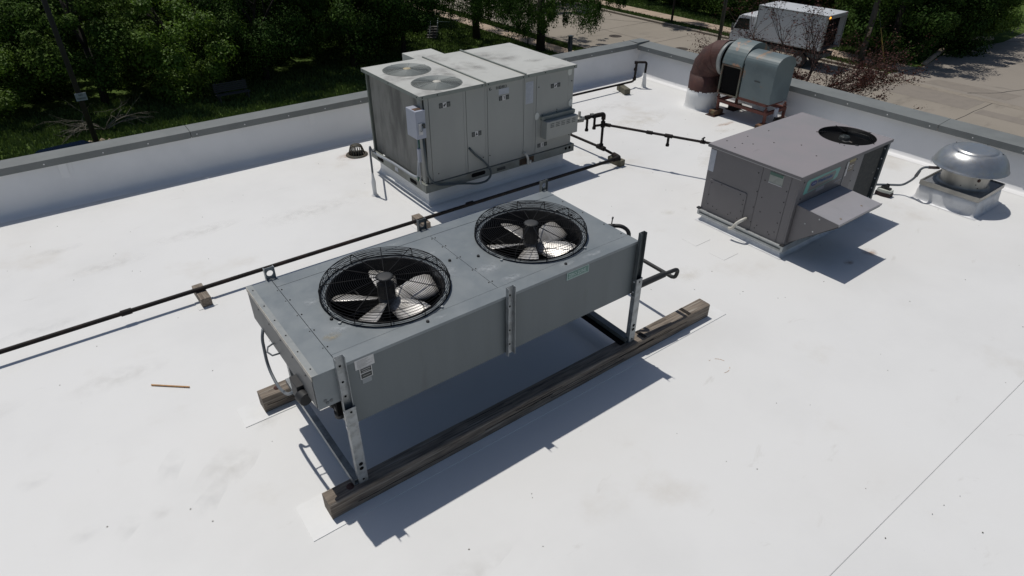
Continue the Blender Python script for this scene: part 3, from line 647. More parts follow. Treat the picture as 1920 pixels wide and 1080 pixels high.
MB().tube([(A0 + .0, C0 - .02, .90), (A0 + .01, C0 - .03, .62), (A0 + .02, C0 - .035, .42), (A0 + .12, C0 - .03, .29), (3.62, C0 - .035, .255), (3.82, C0 - .05, .225), (4.02, C0 - .07, .17), (4.17, C0 - .08, .18), (4.235, C0 - .07, .27), (4.17, C0 - .03, .40), (4.03, C0 - .0, .53), (3.965, C0 + .018, .62)], .0135, 8, .12, 6).build('flexible_conduit', pmat('dark_conduit', (.05, .065, .07), rough=.5), dx)
MB().tube([(A0 - .03, C0 + .03, .90), (A0 - .025, C0 + .04, .74), (A0 - .04, C0 + .1, .40), (A0 - .03, C0 + .12, .33)], .010, 6).build('green_wire', pmat('green_wire', (.05, .13, .10), rough=.6), dx)
MB().box(A0 - .055, A0 - .02, C0 + .01, C0 + .05, .60, .76).build('outlet_box', M_DISC, dx, .004)
MB().tube([(A0 - .03, C0 + .06, .62), (A0 - .035, C0 + .10, .38), (A0 - .04, C0 + .22, .36), (A0 - .045, C0 + .75, .36), (A0 - .03, C1 - .28, .315), (A0 - .02, C1 - .05, .315)], .016, 8, .08, 6).build('side_conduit', M_CONDL, dx)
MB().tube([(A0 - .035, C0 + .05, .90), (A0 - .03, C0 + .06, .31)], .008, 6).build('riser', M_CONDL, dx)
rp = empty('conduit_riser', (3.01, 6.85, 0), 'grey conduit rising from a white flashing boot beside the large packaged unit', 'conduit')
MB().lathe((3.005, 6.84, 0), [(.045, .003), (.026, .02), (.024, .10), (.028, .17), (.020, .22), (.013, .29)], 16).build('flashing_boot', M_MEMB, rp)
MB().cyl((3.007, 6.84, .30), (3.018, 6.86, .60), .0125, .0125, 10).build('pipe_run', M_COND, rp)
MB().tube([(3.02, 6.86, .60), (3.025, 6.862, .675), (3.10, 6.95, .68), (A0 - .02, 7.25, .50)], .0165, 8, .04).build('elbow', M_COND, rp) if False else MB().tube([(3.02, 6.86, .56), (3.022, 6.862, .63), (3.10, 6.98, .50), (A0 - .01, 7.40, .33)], .0125, 8, .05).build('elbow', M_COND, rp)
# stickers with pictogram blocks
def sticker(x0, x1, z0, z1, parent, kind=0, y=C0 + .0195):
    b = B(x0, x1, y - .0015, y, z0, z1).build('warning_sticker', M_LABW, parent)
    w = (x1 - x0) / 3
    B(x0 + .001, x0 + w, y - .0025, y - .0017, z0 + .001, z1 - .001).build('black_square', M_LABK, b)
    B(x1 - w, x1 - .001, y - .0025, y - .0017, z0 + .001, z1 - .001).build('black_square', M_LABK, b)
    mb = MB(); xm = (x0 + x1) / 2; zm = (z0 + z1) / 2; h = z1 - z0
    for s_ in (-1, 1):
        for q in range(3): mb.box(xm + s_ * w - w * .3, xm + s_ * w + w * .28, y - .0032, y - .0027, zm - h * .3 + q * h * .22, zm - h * .24 + q * h * .22)
    mb.build('fine_print', pmat('grey_ink', (.25, .26, .25), rough=.6), b)['kind'] = 'stuff'
    mb = MB()
    if kind == 0: mb.obox((xm, y - .0022, zm), (w * .75, .001, h * .25), (0, -.7, 0)); mb.cyl((xm - w * .1, y - .0016, zm - h * .1), (xm - w * .1, y - .0028, zm - h * .1), h * .2, h * .2, 8)
    elif kind == 1: mb.obox((xm, y - .0022, zm + h * .2), (w * .5, .001, h * .1)); mb.obox((xm + w * .15, y - .0022, zm - h * .05), (w * .13, .001, h * .6), (0, .35, 0))
    else: mb.prism([(xm - w * .35, zm - h * .3), (xm + w * .35, zm - h * .3), (xm, zm + h * .35)], y - .0028, y - .0018, 'y')
    mb.build('pictogram', M_LABK, b)
sticker(3.585, 3.735, 1.165, 1.225, ru, 0); sticker(4.01, 4.15, .74, .80, ru, 2); sticker(4.41, 4.56, 1.10, 1.155, ru, 1); sticker(5.21, 5.365, 1.11, 1.165, ru, 0); sticker(5.02, 5.18, .375, .43, ru, 1)
b = B(4.41, 4.56, C0 + .018, C0 + .0195, 1.172, 1.24).build('serial_label', M_LABP, ru)
text('marker_writing', 'K-', .05, (4.27, C0 + .0185, 1.245), (PI / 2, 0, 0), M_LABK, ru, .8, .001); text('marker_writing', '01824913', .046, (4.37, C0 + .0185, 1.245), (PI / 2, 0, 0), M_LABK, ru, .85, .001)
b = B(4.815, 4.93, C0 + .018, C0 + .0195, .985, 1.25).build('data_plate', M_LABP, ru)
mb = MB()
for k in range(18): mb.box(4.822, 4.822 + random.uniform(.05, .1), C0 + .0172, C0 + .0178, .995 + k * .0138, .998 + k * .0138)
mb.build('fine_print', pmat('grey_ink2', (.30, .32, .35), rough=.6), b)['kind'] = 'stuff'
# louvred vent hood
vh = B(5.07, 5.595, C0 - .10, C0 + .019, .505, .735).build('vent_hood', M_RTU, ru, .004)
B(5.05, 5.60, C0 - .03, C0 + .019, .742, .79).build('hood_flange', M_RTUE, ru)
mb = MB()
for i in range(5):
    for k in range(3): mb.box(5.13 + i * .09, 5.19 + i * .09, C0 - .1035, C0 - .1005, .655 + k * .022, .662 + k * .022)
mb.build('louvre_slot', pmat('slot_shade', (.12, .125, .115), rough=.8), vh)['kind'] = 'stuff'
screws([(5.08, C0 - .0, .80), (5.32, C0 + .01, .83), (5.32, C0 + .01, .80), (5.57, C0 + .015, .80)], M_SCREW, ru, .008, axis='-y')
for x, z in ((5.00, .80), (5.555, .87), (5.52, 1.27)):
    mb = MB(); n = 9
    P = [(x + .035 * (1 + .4 * noise.noise(Vector((k, x, z)))) * math.cos(2 * PI * k / n), z + .05 * (1 + .5 * noise.noise(Vector((k + 5, x, z)))) * math.sin(2 * PI * k / n)) for k in range(n)]
    mb.prism(P, C0 + .0165, C0 + .0195, 'y'); mb.build('caulk_smear', pmat('caulk', (.55, .56, .52), rough=.6), ru)
screws([(3.37, C0 - .0035, 1.33), (3.56, C0 - .0035, 1.33), (4.16, C0 - .0035, 1.33), (4.25, C0 - .0035, 1.33), (4.76, C0 - .0035, 1.33), (4.84, C0 - .0035, 1.33), (5.1, C0 - .0035, 1.33), (5.57, C0 - .0035, 1.33), (3.53, C0 + .0195, .40), (4.17, C0 + .0195, .45), (4.27, C0 + .0195, .45), (5.56, C0 + .02, 1.15), (5.56, C0 + .02, .44), (5.02, C0 + .02, 1.16)], M_SCREW, ru, .009, axis='-y')
screws([(A0 - .0035, y, 1.33) for y in (6.17, 6.83, 7.49)], M_SCREW, ru, .009, axis='-x')
# condensate drain and rust bitten rail
MB().tube([(4.80, C0 + .02, .36), (4.80, C0 - .03, .36), (4.82, C0 - .045, .30), (4.83, C0 - .03, .22), (4.87, C0 - .03, .215), (4.87, C0 - .03, .26)], .016, 8, .03).build('drain_trap', M_PVC, ru)
B(4.715, 4.95, C0 - .0035, C0 - .0005, .215, .296).build('rusted_opening', pmat('rust_dark', (.045, .032, .02), (.10, .055, .03), scale=18, rough=.9), ru)

# ------------------------------------------------------------------ mauve grey packaged unit with intake hood
D0, D1, E0, E1, CZ = 5.735, 7.50, 2.922, 4.045, .925
ca = empty('rooftop_unit', (6.6, 3.5, 0), 'smaller mauve grey packaged unit with a slanted intake hood and one round top fan', 'rooftop unit')
curb(D0 + .028, D1 - .06, E0 + .036, E1 - .05, .075, ca, M_SILV, f=.05)
for a in ((D0, D1 + .01, E0, E0 + .03), (D0, D1 + .01, E1 - .03, E1), (D0, D0 + .03, E0 + .031, E1 - .031), (D1 - .02, D1 + .01, E0 + .031, E1 - .031)):
    B(*a, .072, .142).build('base_rail', M_ALUR, ca, .003)
B(D0 - .0035, D0 - .001, E0 + .03, E1 - .03, .098, .112).build('rail_groove', M_CARD, ca)
B(D0 - .006, D0 - .001, E0 + .06, E1 - .03, .134, .146).build('rail_lip', pmat('rail_pale', (.55, .55, .54), rough=.4, metal=.3), ca)
for y in (E0 + .02, E1 - .01): B(D0 - .012, D0 + .03, y - .02, y + .02, .1435, .158).build('corner_clip', M_RUBB, ca)
B(D0 + .11, D1 - .11, E0 + .06, E1 - .06, .143, CZ - .06).build('cabinet_core', M_DARK, ca)
zc = CZ - .033
# end facing left: panels
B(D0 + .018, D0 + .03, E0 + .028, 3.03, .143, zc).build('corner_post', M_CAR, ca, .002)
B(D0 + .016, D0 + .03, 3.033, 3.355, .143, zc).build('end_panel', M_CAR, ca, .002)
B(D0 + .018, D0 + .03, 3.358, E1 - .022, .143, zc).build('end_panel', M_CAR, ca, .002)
ap = B(D0 + .011, D0 + .0175, 3.475, 3.955, .205, .535).build('access_plate', M_CAR, ca, .004)
fl_ = pmat('fold_highlight', (.20, .19, .195), rough=.45)  # paler colour paints the light caught along raised panel folds
MB().tube([(D0 + .0105, 3.955, .21), (D0 + .0105, 3.955, .52), (D0 + .0105, 3.94, .535), (D0 + .0105, 3.49, .535), (D0 + .0105, 3.475, .52), (D0 + .0105, 3.475, .21)], .0022, 4).build('fold_highlight', fl_, ap)
MB().tube([(D0 + .0155, 3.36, .16), (D0 + .0155, 3.36, .86)], .0018, 4).build('fold_highlight', fl_, ca)
MB().tube([(D0 + .0155, 3.032, .16), (D0 + .0155, 3.032, .86)], .0012, 4).build('fold_highlight', fl_, ca)
# front
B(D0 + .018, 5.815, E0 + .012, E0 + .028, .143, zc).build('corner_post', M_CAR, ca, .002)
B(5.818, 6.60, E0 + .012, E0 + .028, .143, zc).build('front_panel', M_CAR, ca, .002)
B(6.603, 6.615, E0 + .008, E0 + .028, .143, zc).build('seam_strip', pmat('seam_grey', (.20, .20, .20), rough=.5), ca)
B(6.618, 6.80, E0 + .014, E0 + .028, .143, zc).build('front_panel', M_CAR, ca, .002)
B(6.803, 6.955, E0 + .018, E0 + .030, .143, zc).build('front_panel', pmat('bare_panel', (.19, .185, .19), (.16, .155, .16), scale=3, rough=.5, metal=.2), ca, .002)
B(6.958, 7.425, E0 + .038, E0 + .058, .143, zc).build('coil', M_COILD, ca)
B(7.45, D1 - .005, E0 + .006, E0 + .05, .143, zc).build('corner_post', M_CARD, ca, .003)
B(D1 - .05, D1 - .02, E0 + .052, E1 - .03, .143, zc).build('coil', M_COILD, ca)
B(5.80, D1 - .03, E1 - .03, E1 - .018, .143, zc).build('back_panel', M_CAR, ca)
mb = MB()
for k in range(6): mb.cyl((7.437, E0 + .03, .22 + .12 * k), (7.437, E0 + .02, .22 + .12 * k), .008, .006, 6)
mb.build('coil_clip', M_SCRW, ca)['kind'] = 'stuff'
# top with fan opening
KF = (7.185, 3.285, .300)
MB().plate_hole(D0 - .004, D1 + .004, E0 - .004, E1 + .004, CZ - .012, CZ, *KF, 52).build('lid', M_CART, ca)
for a in ((D0 - .006, D1 + .006, E0 - .008, E0 - .0045), (D0 - .006, D1 + .006, E1 + .0045, E1 + .008), (D0 - .0085, D0 - .0045, E0 - .0042, E1 + .0042), (D1 + .0045, D1 + .0085, E0 - .0042, E1 + .0042)):
    B(*a, CZ - .034, CZ - .001).build('lid_edge', M_CAR, ca)
B(D0 - .0088, D0 - .0086, E0 - .004, E1, CZ - .0335, CZ - .026).build('drip_edge', pmat('edge_pale', (.30, .29, .29), rough=.4), ca)
MB().lathe((KF[0], KF[1], CZ), [(KF[2] + .004, .001), (KF[2], .003), (KF[2] - .003, -.01), (KF[2] - .006, -.11), (KF[2] - .06, -.16), (0, -.16)], 44).build('fan_well', M_DARK, ca)
fan_rotor(ca, (KF[0], KF[1], CZ - .09), 3, .9, .05, .24, .11, .17, math.radians(22), M_BLADED, hubr=.07)
MB().lathe((KF[0] + .02, KF[1] + .03, CZ - .02), [(0, 0), (.05, 0), (.058, -.01), (.06, -.06)], 20).build('fan_motor', pmat('motor_teal', (.05, .065, .065), rough=.5), ca)
MB().obox((KF[0] + .02, KF[1] - .13, CZ - .075), (.02, .19, .012), (.15, 0, .25)).build('motor_bracket', pmat('bracket', (.35, .31, .27), rough=.5), ca)
mb = MB()
for k in range(15): mb.ring((KF[0], KF[1], CZ + .018 - .02 * (k / 14) ** 2), .08 + (KF[2] - .07) * k / 14, .0017, 40, 4)
for k in range(5):
    a = 2 * PI * k / 5 + .9; mb.tube([(KF[0] + .06 * math.cos(a), KF[1] + .06 * math.sin(a), CZ + .018), (KF[0] + .2 * math.cos(a), KF[1] + .2 * math.sin(a), CZ + .014), (KF[0] + .325 * math.cos(a), KF[1] + .325 * math.sin(a), CZ + .002)], .0038, 5)
mb.build('fan_guard', M_BLACK, ca)
screws([(5.95, 3.98, CZ), (6.25, 3.93, CZ), (6.1, 3.75, CZ), (6.02, 3.83, CZ), (6.32, 3.64, CZ), (6.5, 3.42, CZ), (6.35, 3.15, CZ), (6.87, 3.14, CZ), (6.6, 3.9, CZ), (5.85, 3.80, CZ)], M_SCREW, ca, .009)
MB().lathe((6.98, 3.06, CZ), [(0, .002), (.022, .002), (.024, 0)], 16).build('rubber_plug', M_RUBB, ca)
q = [(D0 + .0105, y, z) for y, z in ((3.93, .50), (3.80, .52), (3.55, .50), (3.50, .45), (3.94, .35), (3.50, .32), (3.93, .24), (3.80, .22), (3.65, .22), (3.53, .22), (3.62, .25), (3.86, .235), (3.5, .4))]
q += [(D0 + .0155, y, z) for y, z in ((3.40, .80), (3.37, .60), (3.37, .42), (3.36, .25), (3.31, .75), (3.30, .56), (3.28, .40), (3.28, .24), (3.05, .72), (3.05, .60), (3.06, .48), (3.06, .36), (3.07, .25), (3.14, .22), (3.12, .2), (3.30, .2), (3.2, .855))]
screws(q, M_SCREW, ca, .0075, .003, '-x')
screws([(5.83, E0 + .011, z) for z in (.84, .66, .45, .2)] + [(6.608, E0 + .007, z) for z in (.8, .6)] + [(6.81, E0 + .014, z) for z in (.85, .72, .60)], M_SCREW, ca, .009, .003, '-y')
MB().tube([(D0 + .015, 3.42, .265), (D0 - .05, 3.425, .262), (D0 - .075, 3.47, .21), (D0 - .085, 3.50, .14), (D0 - .085, 3.54, .125)], .017, 10, .03).build('drain_pipe', M_PVC, ca)
pl = B(D0 + .0155, D0 + .0175, 3.945, 4.018, .62, .868).build('data_plate', M_LABP, ca)
sk = B(D0 + .0135, D0 + .0158, 3.112, 3.268, .745, .868).build('instruction_sheet', pmat('sheet', (.27, .285, .26), (.22, .235, .215), scale=20, rough=.4), ca)
B(D0 + .0115, D0 + .0132, 3.12, 3.268, .834, .866).build('green_band', pmat('green_ink', (.06, .13, .10), rough=.5), sk)
B(D0 + .010, D0 + .0132, 3.112, 3.268, .745, .751).build('torn_edge', M_LABW, sk)
# intake hood: sloped top sheet, triangular cheeks, bird screen below
HX0, HX1, HY, HZ = 5.805, 6.60, 2.475, .565
ht = MB(); ht.add([(HX0, E0 + .008, .60), (HX1, E0 + .008, .60), (HX1, HY, HZ), (HX0, HY, HZ), (HX0, E0 + .008, .606), (HX1, E0 + .008, .606), (HX1, HY, HZ + .006), (HX0, HY, HZ + .006)],
       [(0, 3, 2, 1), (4, 5, 6, 7), (0, 1, 5, 4), (1, 2, 6, 5), (2, 3, 7, 6), (3, 0, 4, 7)])
ht.build('hood_top', M_CARH, ca)
for x in (HX0 - .0045, HX1 + .0005):
    MB().prism([(E0 + .008, .604), (HY + .001, HZ + .004), (HY + .004, HZ - .02), (E0 + .008, .165)], x, x + .004, 'x').build('hood_cheek', M_CAR, ca)
MB().prism([(HY - .004, HZ + .006), (HY - .001, HZ + .006), (HY - .001, HZ - .018), (HY - .004, HZ - .018)], HX0 - .004, HX1 + .02, 'x').build('hood_lip', M_CARH, ca)
MB().prism([(E0, .17), (E0, .18), (HY, HZ - .02), (HY, HZ - .03)], HX0, HX1, 'x').build('filter_screen', M_COILD, ca)
screws([(HX0 - .005, 2.80, .45), (HX0 - .005, 2.70, .40), (HX0 - .005, 2.67, .55)], M_ALUR, ca, .009, .003, '-x'); screws([(5.93, 2.53, .576), (6.37, 2.56, .578)], pmat('tab', (.2, .15, .1)), ca, .013, .003)
# brand badge: teal panel, navy oval, blue lettering
yb = E0 + .0115
bd = MB().prism([(5.86, .70), (5.885, .83), (5.91, .845), (6.47, .845), (6.49, .84), (6.47, .74), (6.44, .725), (5.88, .695)], yb - .001, yb, 'y').build('brand_badge', M_TEAL, ca)
MB().prism([(5.93, .71), (5.95, .815), (6.40, .83), (6.42, .80), (6.39, .74), (5.94, .705)], yb - .002, yb - .0012, 'y').build('badge_field', pmat('badge_grey', (.17, .18, .175), rough=.5), bd)
MB().prism([(6.02 + .055 * math.cos(2 * PI * k / 20), .785 + .026 * math.sin(2 * PI * k / 20)) for k in range(20)], yb - .0032, yb - .0022, 'y').build('oval_logo', M_NAVY, bd)
text('logo_lettering', 'Carrier', .024, (6.02, yb - .0038, .778), (PI / 2, 0, 0), M_LABP, bd, .95, .0003, .2, 'CENTER')
text('brand_lettering', 'Weathermaker', .056, (6.085, yb - .0032, .768), (PI / 2, 0, 0), M_BLUE, bd, .80, .0012, .25)
mb = MB()
for k in range(5): mb.box(5.945 + .003 * k, 6.40, yb - .0028, yb - .0021, .712 + k * .009, .7145 + k * .009)
mb.build('stripes', pmat('stripe_tan', (.22, .17, .14), rough=.5), bd)['kind'] = 'stuff'
B(6.10, 6.25, yb - .001, yb, .665, .705).build('tag_label', pmat('tag_grey', (.24, .24, .26), rough=.5), ca)
B(6.625, 6.655, E0 + .010, E0 + .0135, .70, .86).build('strip_label', M_LABW, ca)
w2 = B(6.665, 6.775, E0 + .011, E0 + .0135, .74, .84).build('warning_label', pmat('label_tan', (.18, .14, .10), (.10, .09, .08), scale=30, rough=.5), ca)
B(6.66, 6.78, E0 + .010, E0 + .013, .842, .875).build('label_band', pmat('label_yellow', (.30, .25, .12), rough=.5), ca)
MB().box(6.675, 6.765, E0 + .010, E0 + .0108, .80, .806).box(6.675, 6.74, E0 + .010, E0 + .0108, .785, .789).box(6.675, 6.75, E0 + .010, E0 + .0108, .765, .769).build('print_line', M_LABW, w2)
MB().box(6.45, 6.58, E0 + .0105, E0 + .0115, .688, .692).box(6.45, 6.56, E0 + .0105, E0 + .0115, .675, .678).build('fine_print', M_LABP, ca)['kind'] = 'stuff'

# ------------------------------------------------------------------ mushroom exhaust fan on its curb
mf = empty('mushroom_exhaust_fan', (8.735, 2.46, 0), 'silver spun aluminium mushroom exhaust fan on a square silver curb near the right parapet', 'exhaust fan')
F0, F1, H0, H1 = 8.375, 9.092, 2.122, 2.808
def curb2(x0, x1, y0, y1, h, parent, mat, top=.02):
    vs, fs = [], []; prof = [(-top, h), (-.008, h * .55), (0, .05), (.008, .018), (.022, .006), (.04, .003)]; m = len(prof); N = 14
    per = []
    c = [(x0, y0), (x1, y0), (x1, y1), (x0, y1)]; dg = [(-1, -1), (1, -1), (1, 1), (-1, 1)]
    for i in range(4):
        j = (i + 1) % 4
        for k in range(N):
            t = k / N; per.append(((c[i][0] * (1 - t) + c[j][0] * t, c[i][1] * (1 - t) + c[j][1] * t), (dg[i][0] if k == 0 else (dg[i][0] + dg[j][0]) / 2, dg[i][1] if k == 0 else (dg[i][1] + dg[j][1]) / 2)))
    for (x, y), (dx, dy) in per:
        for q, (d, z) in enumerate(prof):
            w = .012 * noise.noise(Vector((x * 6, y * 6, z * 9))) * (1 if 0 < q < 4 else .3); vs.append((x + dx * (d + w), y + dy * (d + w), z))
    P = len(per)
    for i in range(P):
        j = (i + 1) % P
        for k in range(m - 1): fs.append((i * m + k, j * m + k, j * m + k + 1, i * m + k + 1))
    fs.append(tuple(i * m for i in range(P)))
    return MB().add(vs, fs, True).build('curb', mat, parent)
curb2(F0, F1, H0, H1, .222, mf, M_SILV)
MB().add([(F0 + .012, H0 + .012, .224), (F1 - .012, H0 + .012, .224), (F1 - .012, H1 - .012, .224), (F0 + .012, H1 - .012, .224)], [(0, 1, 2, 3)]).build('curb_top', M_SILV, mf)
for a in ((F0 + .004, F1 - .004, H0 + .004, H0 + .012), (F0 + .004, F1 - .004, H1 - .012, H1 - .004), (F0 + .004, F0 + .012, H0 + .0125, H1 - .0125), (F1 - .012, F1 - .004, H0 + .0125, H1 - .0125)):
    B(*a, .195, .25).build('curb_flange', M_ALUD, mf, .001)
B(F0 + .03, F1 - .03, H0 + .03, H1 - .03, .226, .236).build('base_plate', pmat('base_alu', (.26, .265, .27), rough=.4, metal=.4), mf, .003)
mc = (8.735, 2.462, 0)
MB().lathe(mc, [(.285, .237), (.262, .245), (.255, .26), (.252, .40), (.27, .455), (.24, .456)], 56).build('throat', M_ALUD, mf)
MB().lathe(mc, [(0, .672), (.19, .674), (.222, .672), (.228, .660), (.236, .658), (.248, .662), (.275, .651), (.31, .627), (.343, .592), (.371, .546), (.391, .497), (.400, .470), (.408, .464), (.402, .455), (.392, .457), (.36, .50), (.2, .56), (0, .58)], 64).build('dome', M_ALU, mf)
MB().lathe(mc, [(.30, .43), (.32, .445), (.30, .46), (.0, .46)], 40).build('inner_ring', M_DARK, mf)
for a in (2.75, -1.2, -.05, 1.3):
    MB().cyl((mc[0] + .262 * math.cos(a), mc[1] + .262 * math.sin(a), .640), (mc[0] + .265 * math.cos(a), mc[1] + .265 * math.sin(a), .662), .009, .007, 8).build('dome_screw', M_SCREW, mf)
MB().cyl((8.735 + .252 * math.cos(-2.25), 2.462 + .252 * math.sin(-2.25), .372), (8.735 + .258 * math.cos(-2.25), 2.462 + .258 * math.sin(-2.25), .372), .019, .019, 14).build('hole_plug', pmat('plug_rust', (.05, .02, .015), rough=.7), mf)
for a, z in ((-2.18, .275), (-2.9, .29), (-2.32, .32)): MB().cyl((8.735 + .252 * math.cos(a), 2.462 + .252 * math.sin(a), z), (8.735 + .257 * math.cos(a), 2.462 + .257 * math.sin(a), z), .006, .006, 8).build('rivet', M_SCREW, mf)
fcn = empty('conduit_run', (8.1, 2.95, .1), 'grey electrical conduit running from the mauve unit to the mushroom exhaust fan', 'conduit')
MB().tube([(7.50, 3.62, .12), (8.18, 3.12, .118), (8.36, 2.965, .118), (8.34, 2.86, .25), (8.30, 2.815, .40), (8.32, 2.79, .43), (8.44, 2.70, .425)], .0145, 8, .06).build('pipe_run', M_COND, fcn)
MB().cyl((8.335, 2.85, .29), (8.315, 2.825, .37), .020, .018, 10).cyl((8.36, 2.76, .428), (8.46, 2.68, .424), .018, .018, 10).build('coupling', pmat('couple', (.06, .045, .045), rough=.6), fcn)
sb = empty('pipe_support', (8.14, 3.06, 0), 'small white topped wedge block holding up the conduit beside the mauve unit', 'pipe support')
cxs, cys = 8.15, 3.065
MB().prism([(cxs - .055, cys + .01), (cxs - .03, cys - .085), (cxs + .06, cys - .085), (cxs + .07, cys + .02), (cxs + .03, cys + .10), (cxs - .05, cys + .09)], .001, .05).build('base', pmat('block_dark', (.035, .02, .02), rough=.8), sb)
MB().prism([(cxs - .05, cys + .01), (cxs - .028, cys - .08), (cxs + .055, cys - .08), (cxs + .065, cys + .02), (cxs + .028, cys + .09), (cxs - .045, cys + .08)], .0505, .085).build('cap', pmat('block_white', (.5, .52, .47), rough=.7), sb)
MB().box(cxs - .012, cxs + .045, cys - .055, cys + .06, .086, .104).box(cxs - .012, cxs, cys - .02, cys + .02, .105, .145).box(cxs + .035, cxs + .047, cys - .02, cys + .02, .105, .145).build('clamp', M_RUBB, sb)

# ------------------------------------------------------------------ belt driven blower with rusty duct elbow
bl = empty('utility_blower', (9.2, 5.9, 0), 'blue grey blower with rusty patches and black square outlet on a red steel stand', 'blower')
SX0, SX1, SY0, SY1 = 8.955, 9.50, 5.40, 6.33
mb = MB()
for s_, a in ((0, (SX0, SX1, SY0, SY0 + .04)), (0, (SX0, SX1, SY1 - .04, SY1)), (0, (SX0, SX0 + .04, SY0 + .041, SY1 - .041)), (0, (SX1 - .04, SX1, SY0 + .041, SY1 - .041))):
    B(*a, .212, .262).build('stand_rail', M_REDST, bl, .002)
for x in (SX0, SX1 - .04):
    for y in (SY0, SY1 - .04):
        B(x + .002, x + .038, y + .002, y + .038, .085, .2115).build('leg', M_REDST, bl)
        MB().cyl((x + .02, y + .03, .263), (x + .02, y + .03, .335), .022, .015, 10).lathe((x + .02, y + .03, .28), [(.0, .0), (.034, .004), (.034, .012), (0, .016)], 12).build('vibration_mount', M_REDST, bl)
for x, y in ((SX0 + .02, SY1 - .02), (SX0 + .02, SY0 + .02), (SX1 - .02, SY1 - .02), (SX1 - .02, SY0 + .02)):
    B(x - .13, x + .09, y - .06, y + .06, .009, .084).build('foot_block', M_RFOOT if x < 9.2 else pmat('foot_shade', (.05, .035, .03), rough=.9), bl, .004)
    B(x - .17, x + .12, y - .09, y + .09, .001, .0075).build('foot_pad', pmat('pad_brown', (.05, .022, .018), rough=.9), bl)
# scroll housing: arc over the top, square outlet facing the camera side
SC = (9.27, .80); SR = .362
mb = MB(); n = 30; P = [(8.925, .365), (8.925, .815)]
arc = [(SC[0] + SR * math.cos(a), SC[1] + SR * math.sin(a)) for a in [PI - .12 - (PI * 1.42) * k / n for k in range(n + 1)]]
poly = arc + [(9.25, .365), (9.0, .365), (8.98, .82)]
outer = [(8.94, .815)] + arc + [(9.20, .36), (8.94, .36)]
y0_, y1_ = 5.955, 6.325
m = len(outer); vs = [(a, y0_, b) for a, b in outer] + [(a, y1_, b) for a, b in outer]
fs = [tuple(range(m)), tuple(range(2 * m - 1, m - 1, -1))] + [(i, m + i, m + (i + 1) % m, (i + 1) % m) for i in range(m - 1)]
h = MB().add(vs, fs).build('scroll_housing', M_BLOWR, bl)
B(8.945, 8.955, y0_ + .02, y1_ - .02, .38, .80).build('outlet_opening', M_DARK, bl)
for a in ((y0_ - .004, y0_ + .018, .36, .825), (y1_ - .018, y1_ + .004, .36, .825)): B(8.918, 8.939, *a).build('outlet_flange', pmat('flange_olive', (.12, .12, .09), (.16, .09, .06), scale=9, rough=.6, coord='World'), bl)
for a in ((y0_ + .019, y1_ - .019, .806, .825), (y0_ + .019, y1_ - .019, .36, .378)): B(8.918, 8.939, *a).build('outlet_flange', pmat('flange_olive', (.12, .12, .09), rough=.6), bl)
MB().cyl((8.93, 5.952, .80), (8.92, 5.93, .80), .008, .008, 8).build('housing_bolt', M_SCREW, bl)
# weather cover over motor and belts
poly = [(8.925, .395), (8.925, .93)] + [(9.165 + .24 * math.cos(a), .93 + .150 * math.sin(a)) for a in [PI - PI * k / 16 for k in range(1, 16)]] + [(9.405, .93), (9.405, .395)]
MB().prism(poly, 5.375, 5.925, 'y').build('weather_cover', M_BLOW, bl, .006)
MB().prism([(a, b + .0035) if b > .92 else (a, b) for a, b in [(8.921, .905), (8.921, .932)] + [(9.165 + .244 * math.cos(a), .932 + .153 * math.sin(a)) for a in [PI - PI * k / 16 for k in range(1, 16)]] + [(9.409, .932), (9.409, .905)]], 5.37, 5.93, 'y').build('cover_roof', M_BLOW, bl)
B(8.917, 8.9245, 5.60, 5.70, .685, .70).build('cover_handle', pmat('handle_dark', (.04, .045, .045), rough=.6), bl)
B(8.945, 9.39, 5.43, 5.95, .345, .393).build('cover_base', M_REDST, bl)
MB().lathe((9.15, 6.325, .85), [(.235, .042), (.262, .042), (.265, .05), (.265, .10), (.258, .105)], 36, axis='y').build('inlet_ring', pmat('ring_grey', (.27, .29, .28), (.19, .20, .19), scale=8, rough=.5), bl)
MB().lathe((9.15, 6.325, .85), [(.205, -.02), (.205, .10), (0, .10)], 30, axis='y').build('inlet_cone', M_DARK, bl)
B(9.08, 9.15, 5.32, 5.352, .20, .33).build('switch_box', M_DISC, bl, .003)
MB().tube([(9.11, 5.33, .20), (9.08, 5.33, .12), (9.03, 5.31, .02)], .011, 6).build('power_cable', M_RUBB, bl)
ed = empty('exhaust_duct', (9.10, 6.72, 0), 'rusty brown round duct elbow on a white flashed stack, feeding the blower', 'duct')
dc = (9.10, 6.735)
MB().lathe((dc[0], dc[1], 0), [(.30, .002), (.286, .008), (.277, .03), (.274, .09), (.272, .20), (.268, .285), (.262, .292)], 44).build('flashing_collar', M_MEMB, ed)
MB().lathe((dc[0], dc[1], 0), [(.262, .28), (.262, .555), (.2, .556)], 44, smooth=True).build('stack', M_RUST, ed)
# gored elbow: straight cylinders cut into segments
NE = 4; cy_, cz_, RB = dc[1] - .315, .56, .315
vs, fs = [], []; n = 40; rows = 0
stations = []
for k in range(NE + 1):
    th = (PI / 2) * k / NE; stations.append((th, k))
rings = []
for th, k in stations:
    c = Vector((dc[0] + .05 * k / NE, cy_ + RB * math.cos(th), cz_ + RB * math.sin(th))); u = Vector((1, 0, 0)); v = Vector((0, math.cos(th), math.sin(th)))
    st = 1 / math.cos(PI / 4 / NE) if 0 < k < NE else 1
    rings.append([c + u * (.256 * math.cos(a)) + v * (.256 * st * math.sin(a)) for a in [2 * PI * i / n for i in range(n)]])
for r_ in rings: vs += r_
for k in range(NE):
    for i in range(n): fs.append((k * n + i, k * n + (i + 1) % n, (k + 1) * n + (i + 1) % n, (k + 1) * n + i))
MB().add(vs, fs, False).build('elbow', M_RUST, ed)
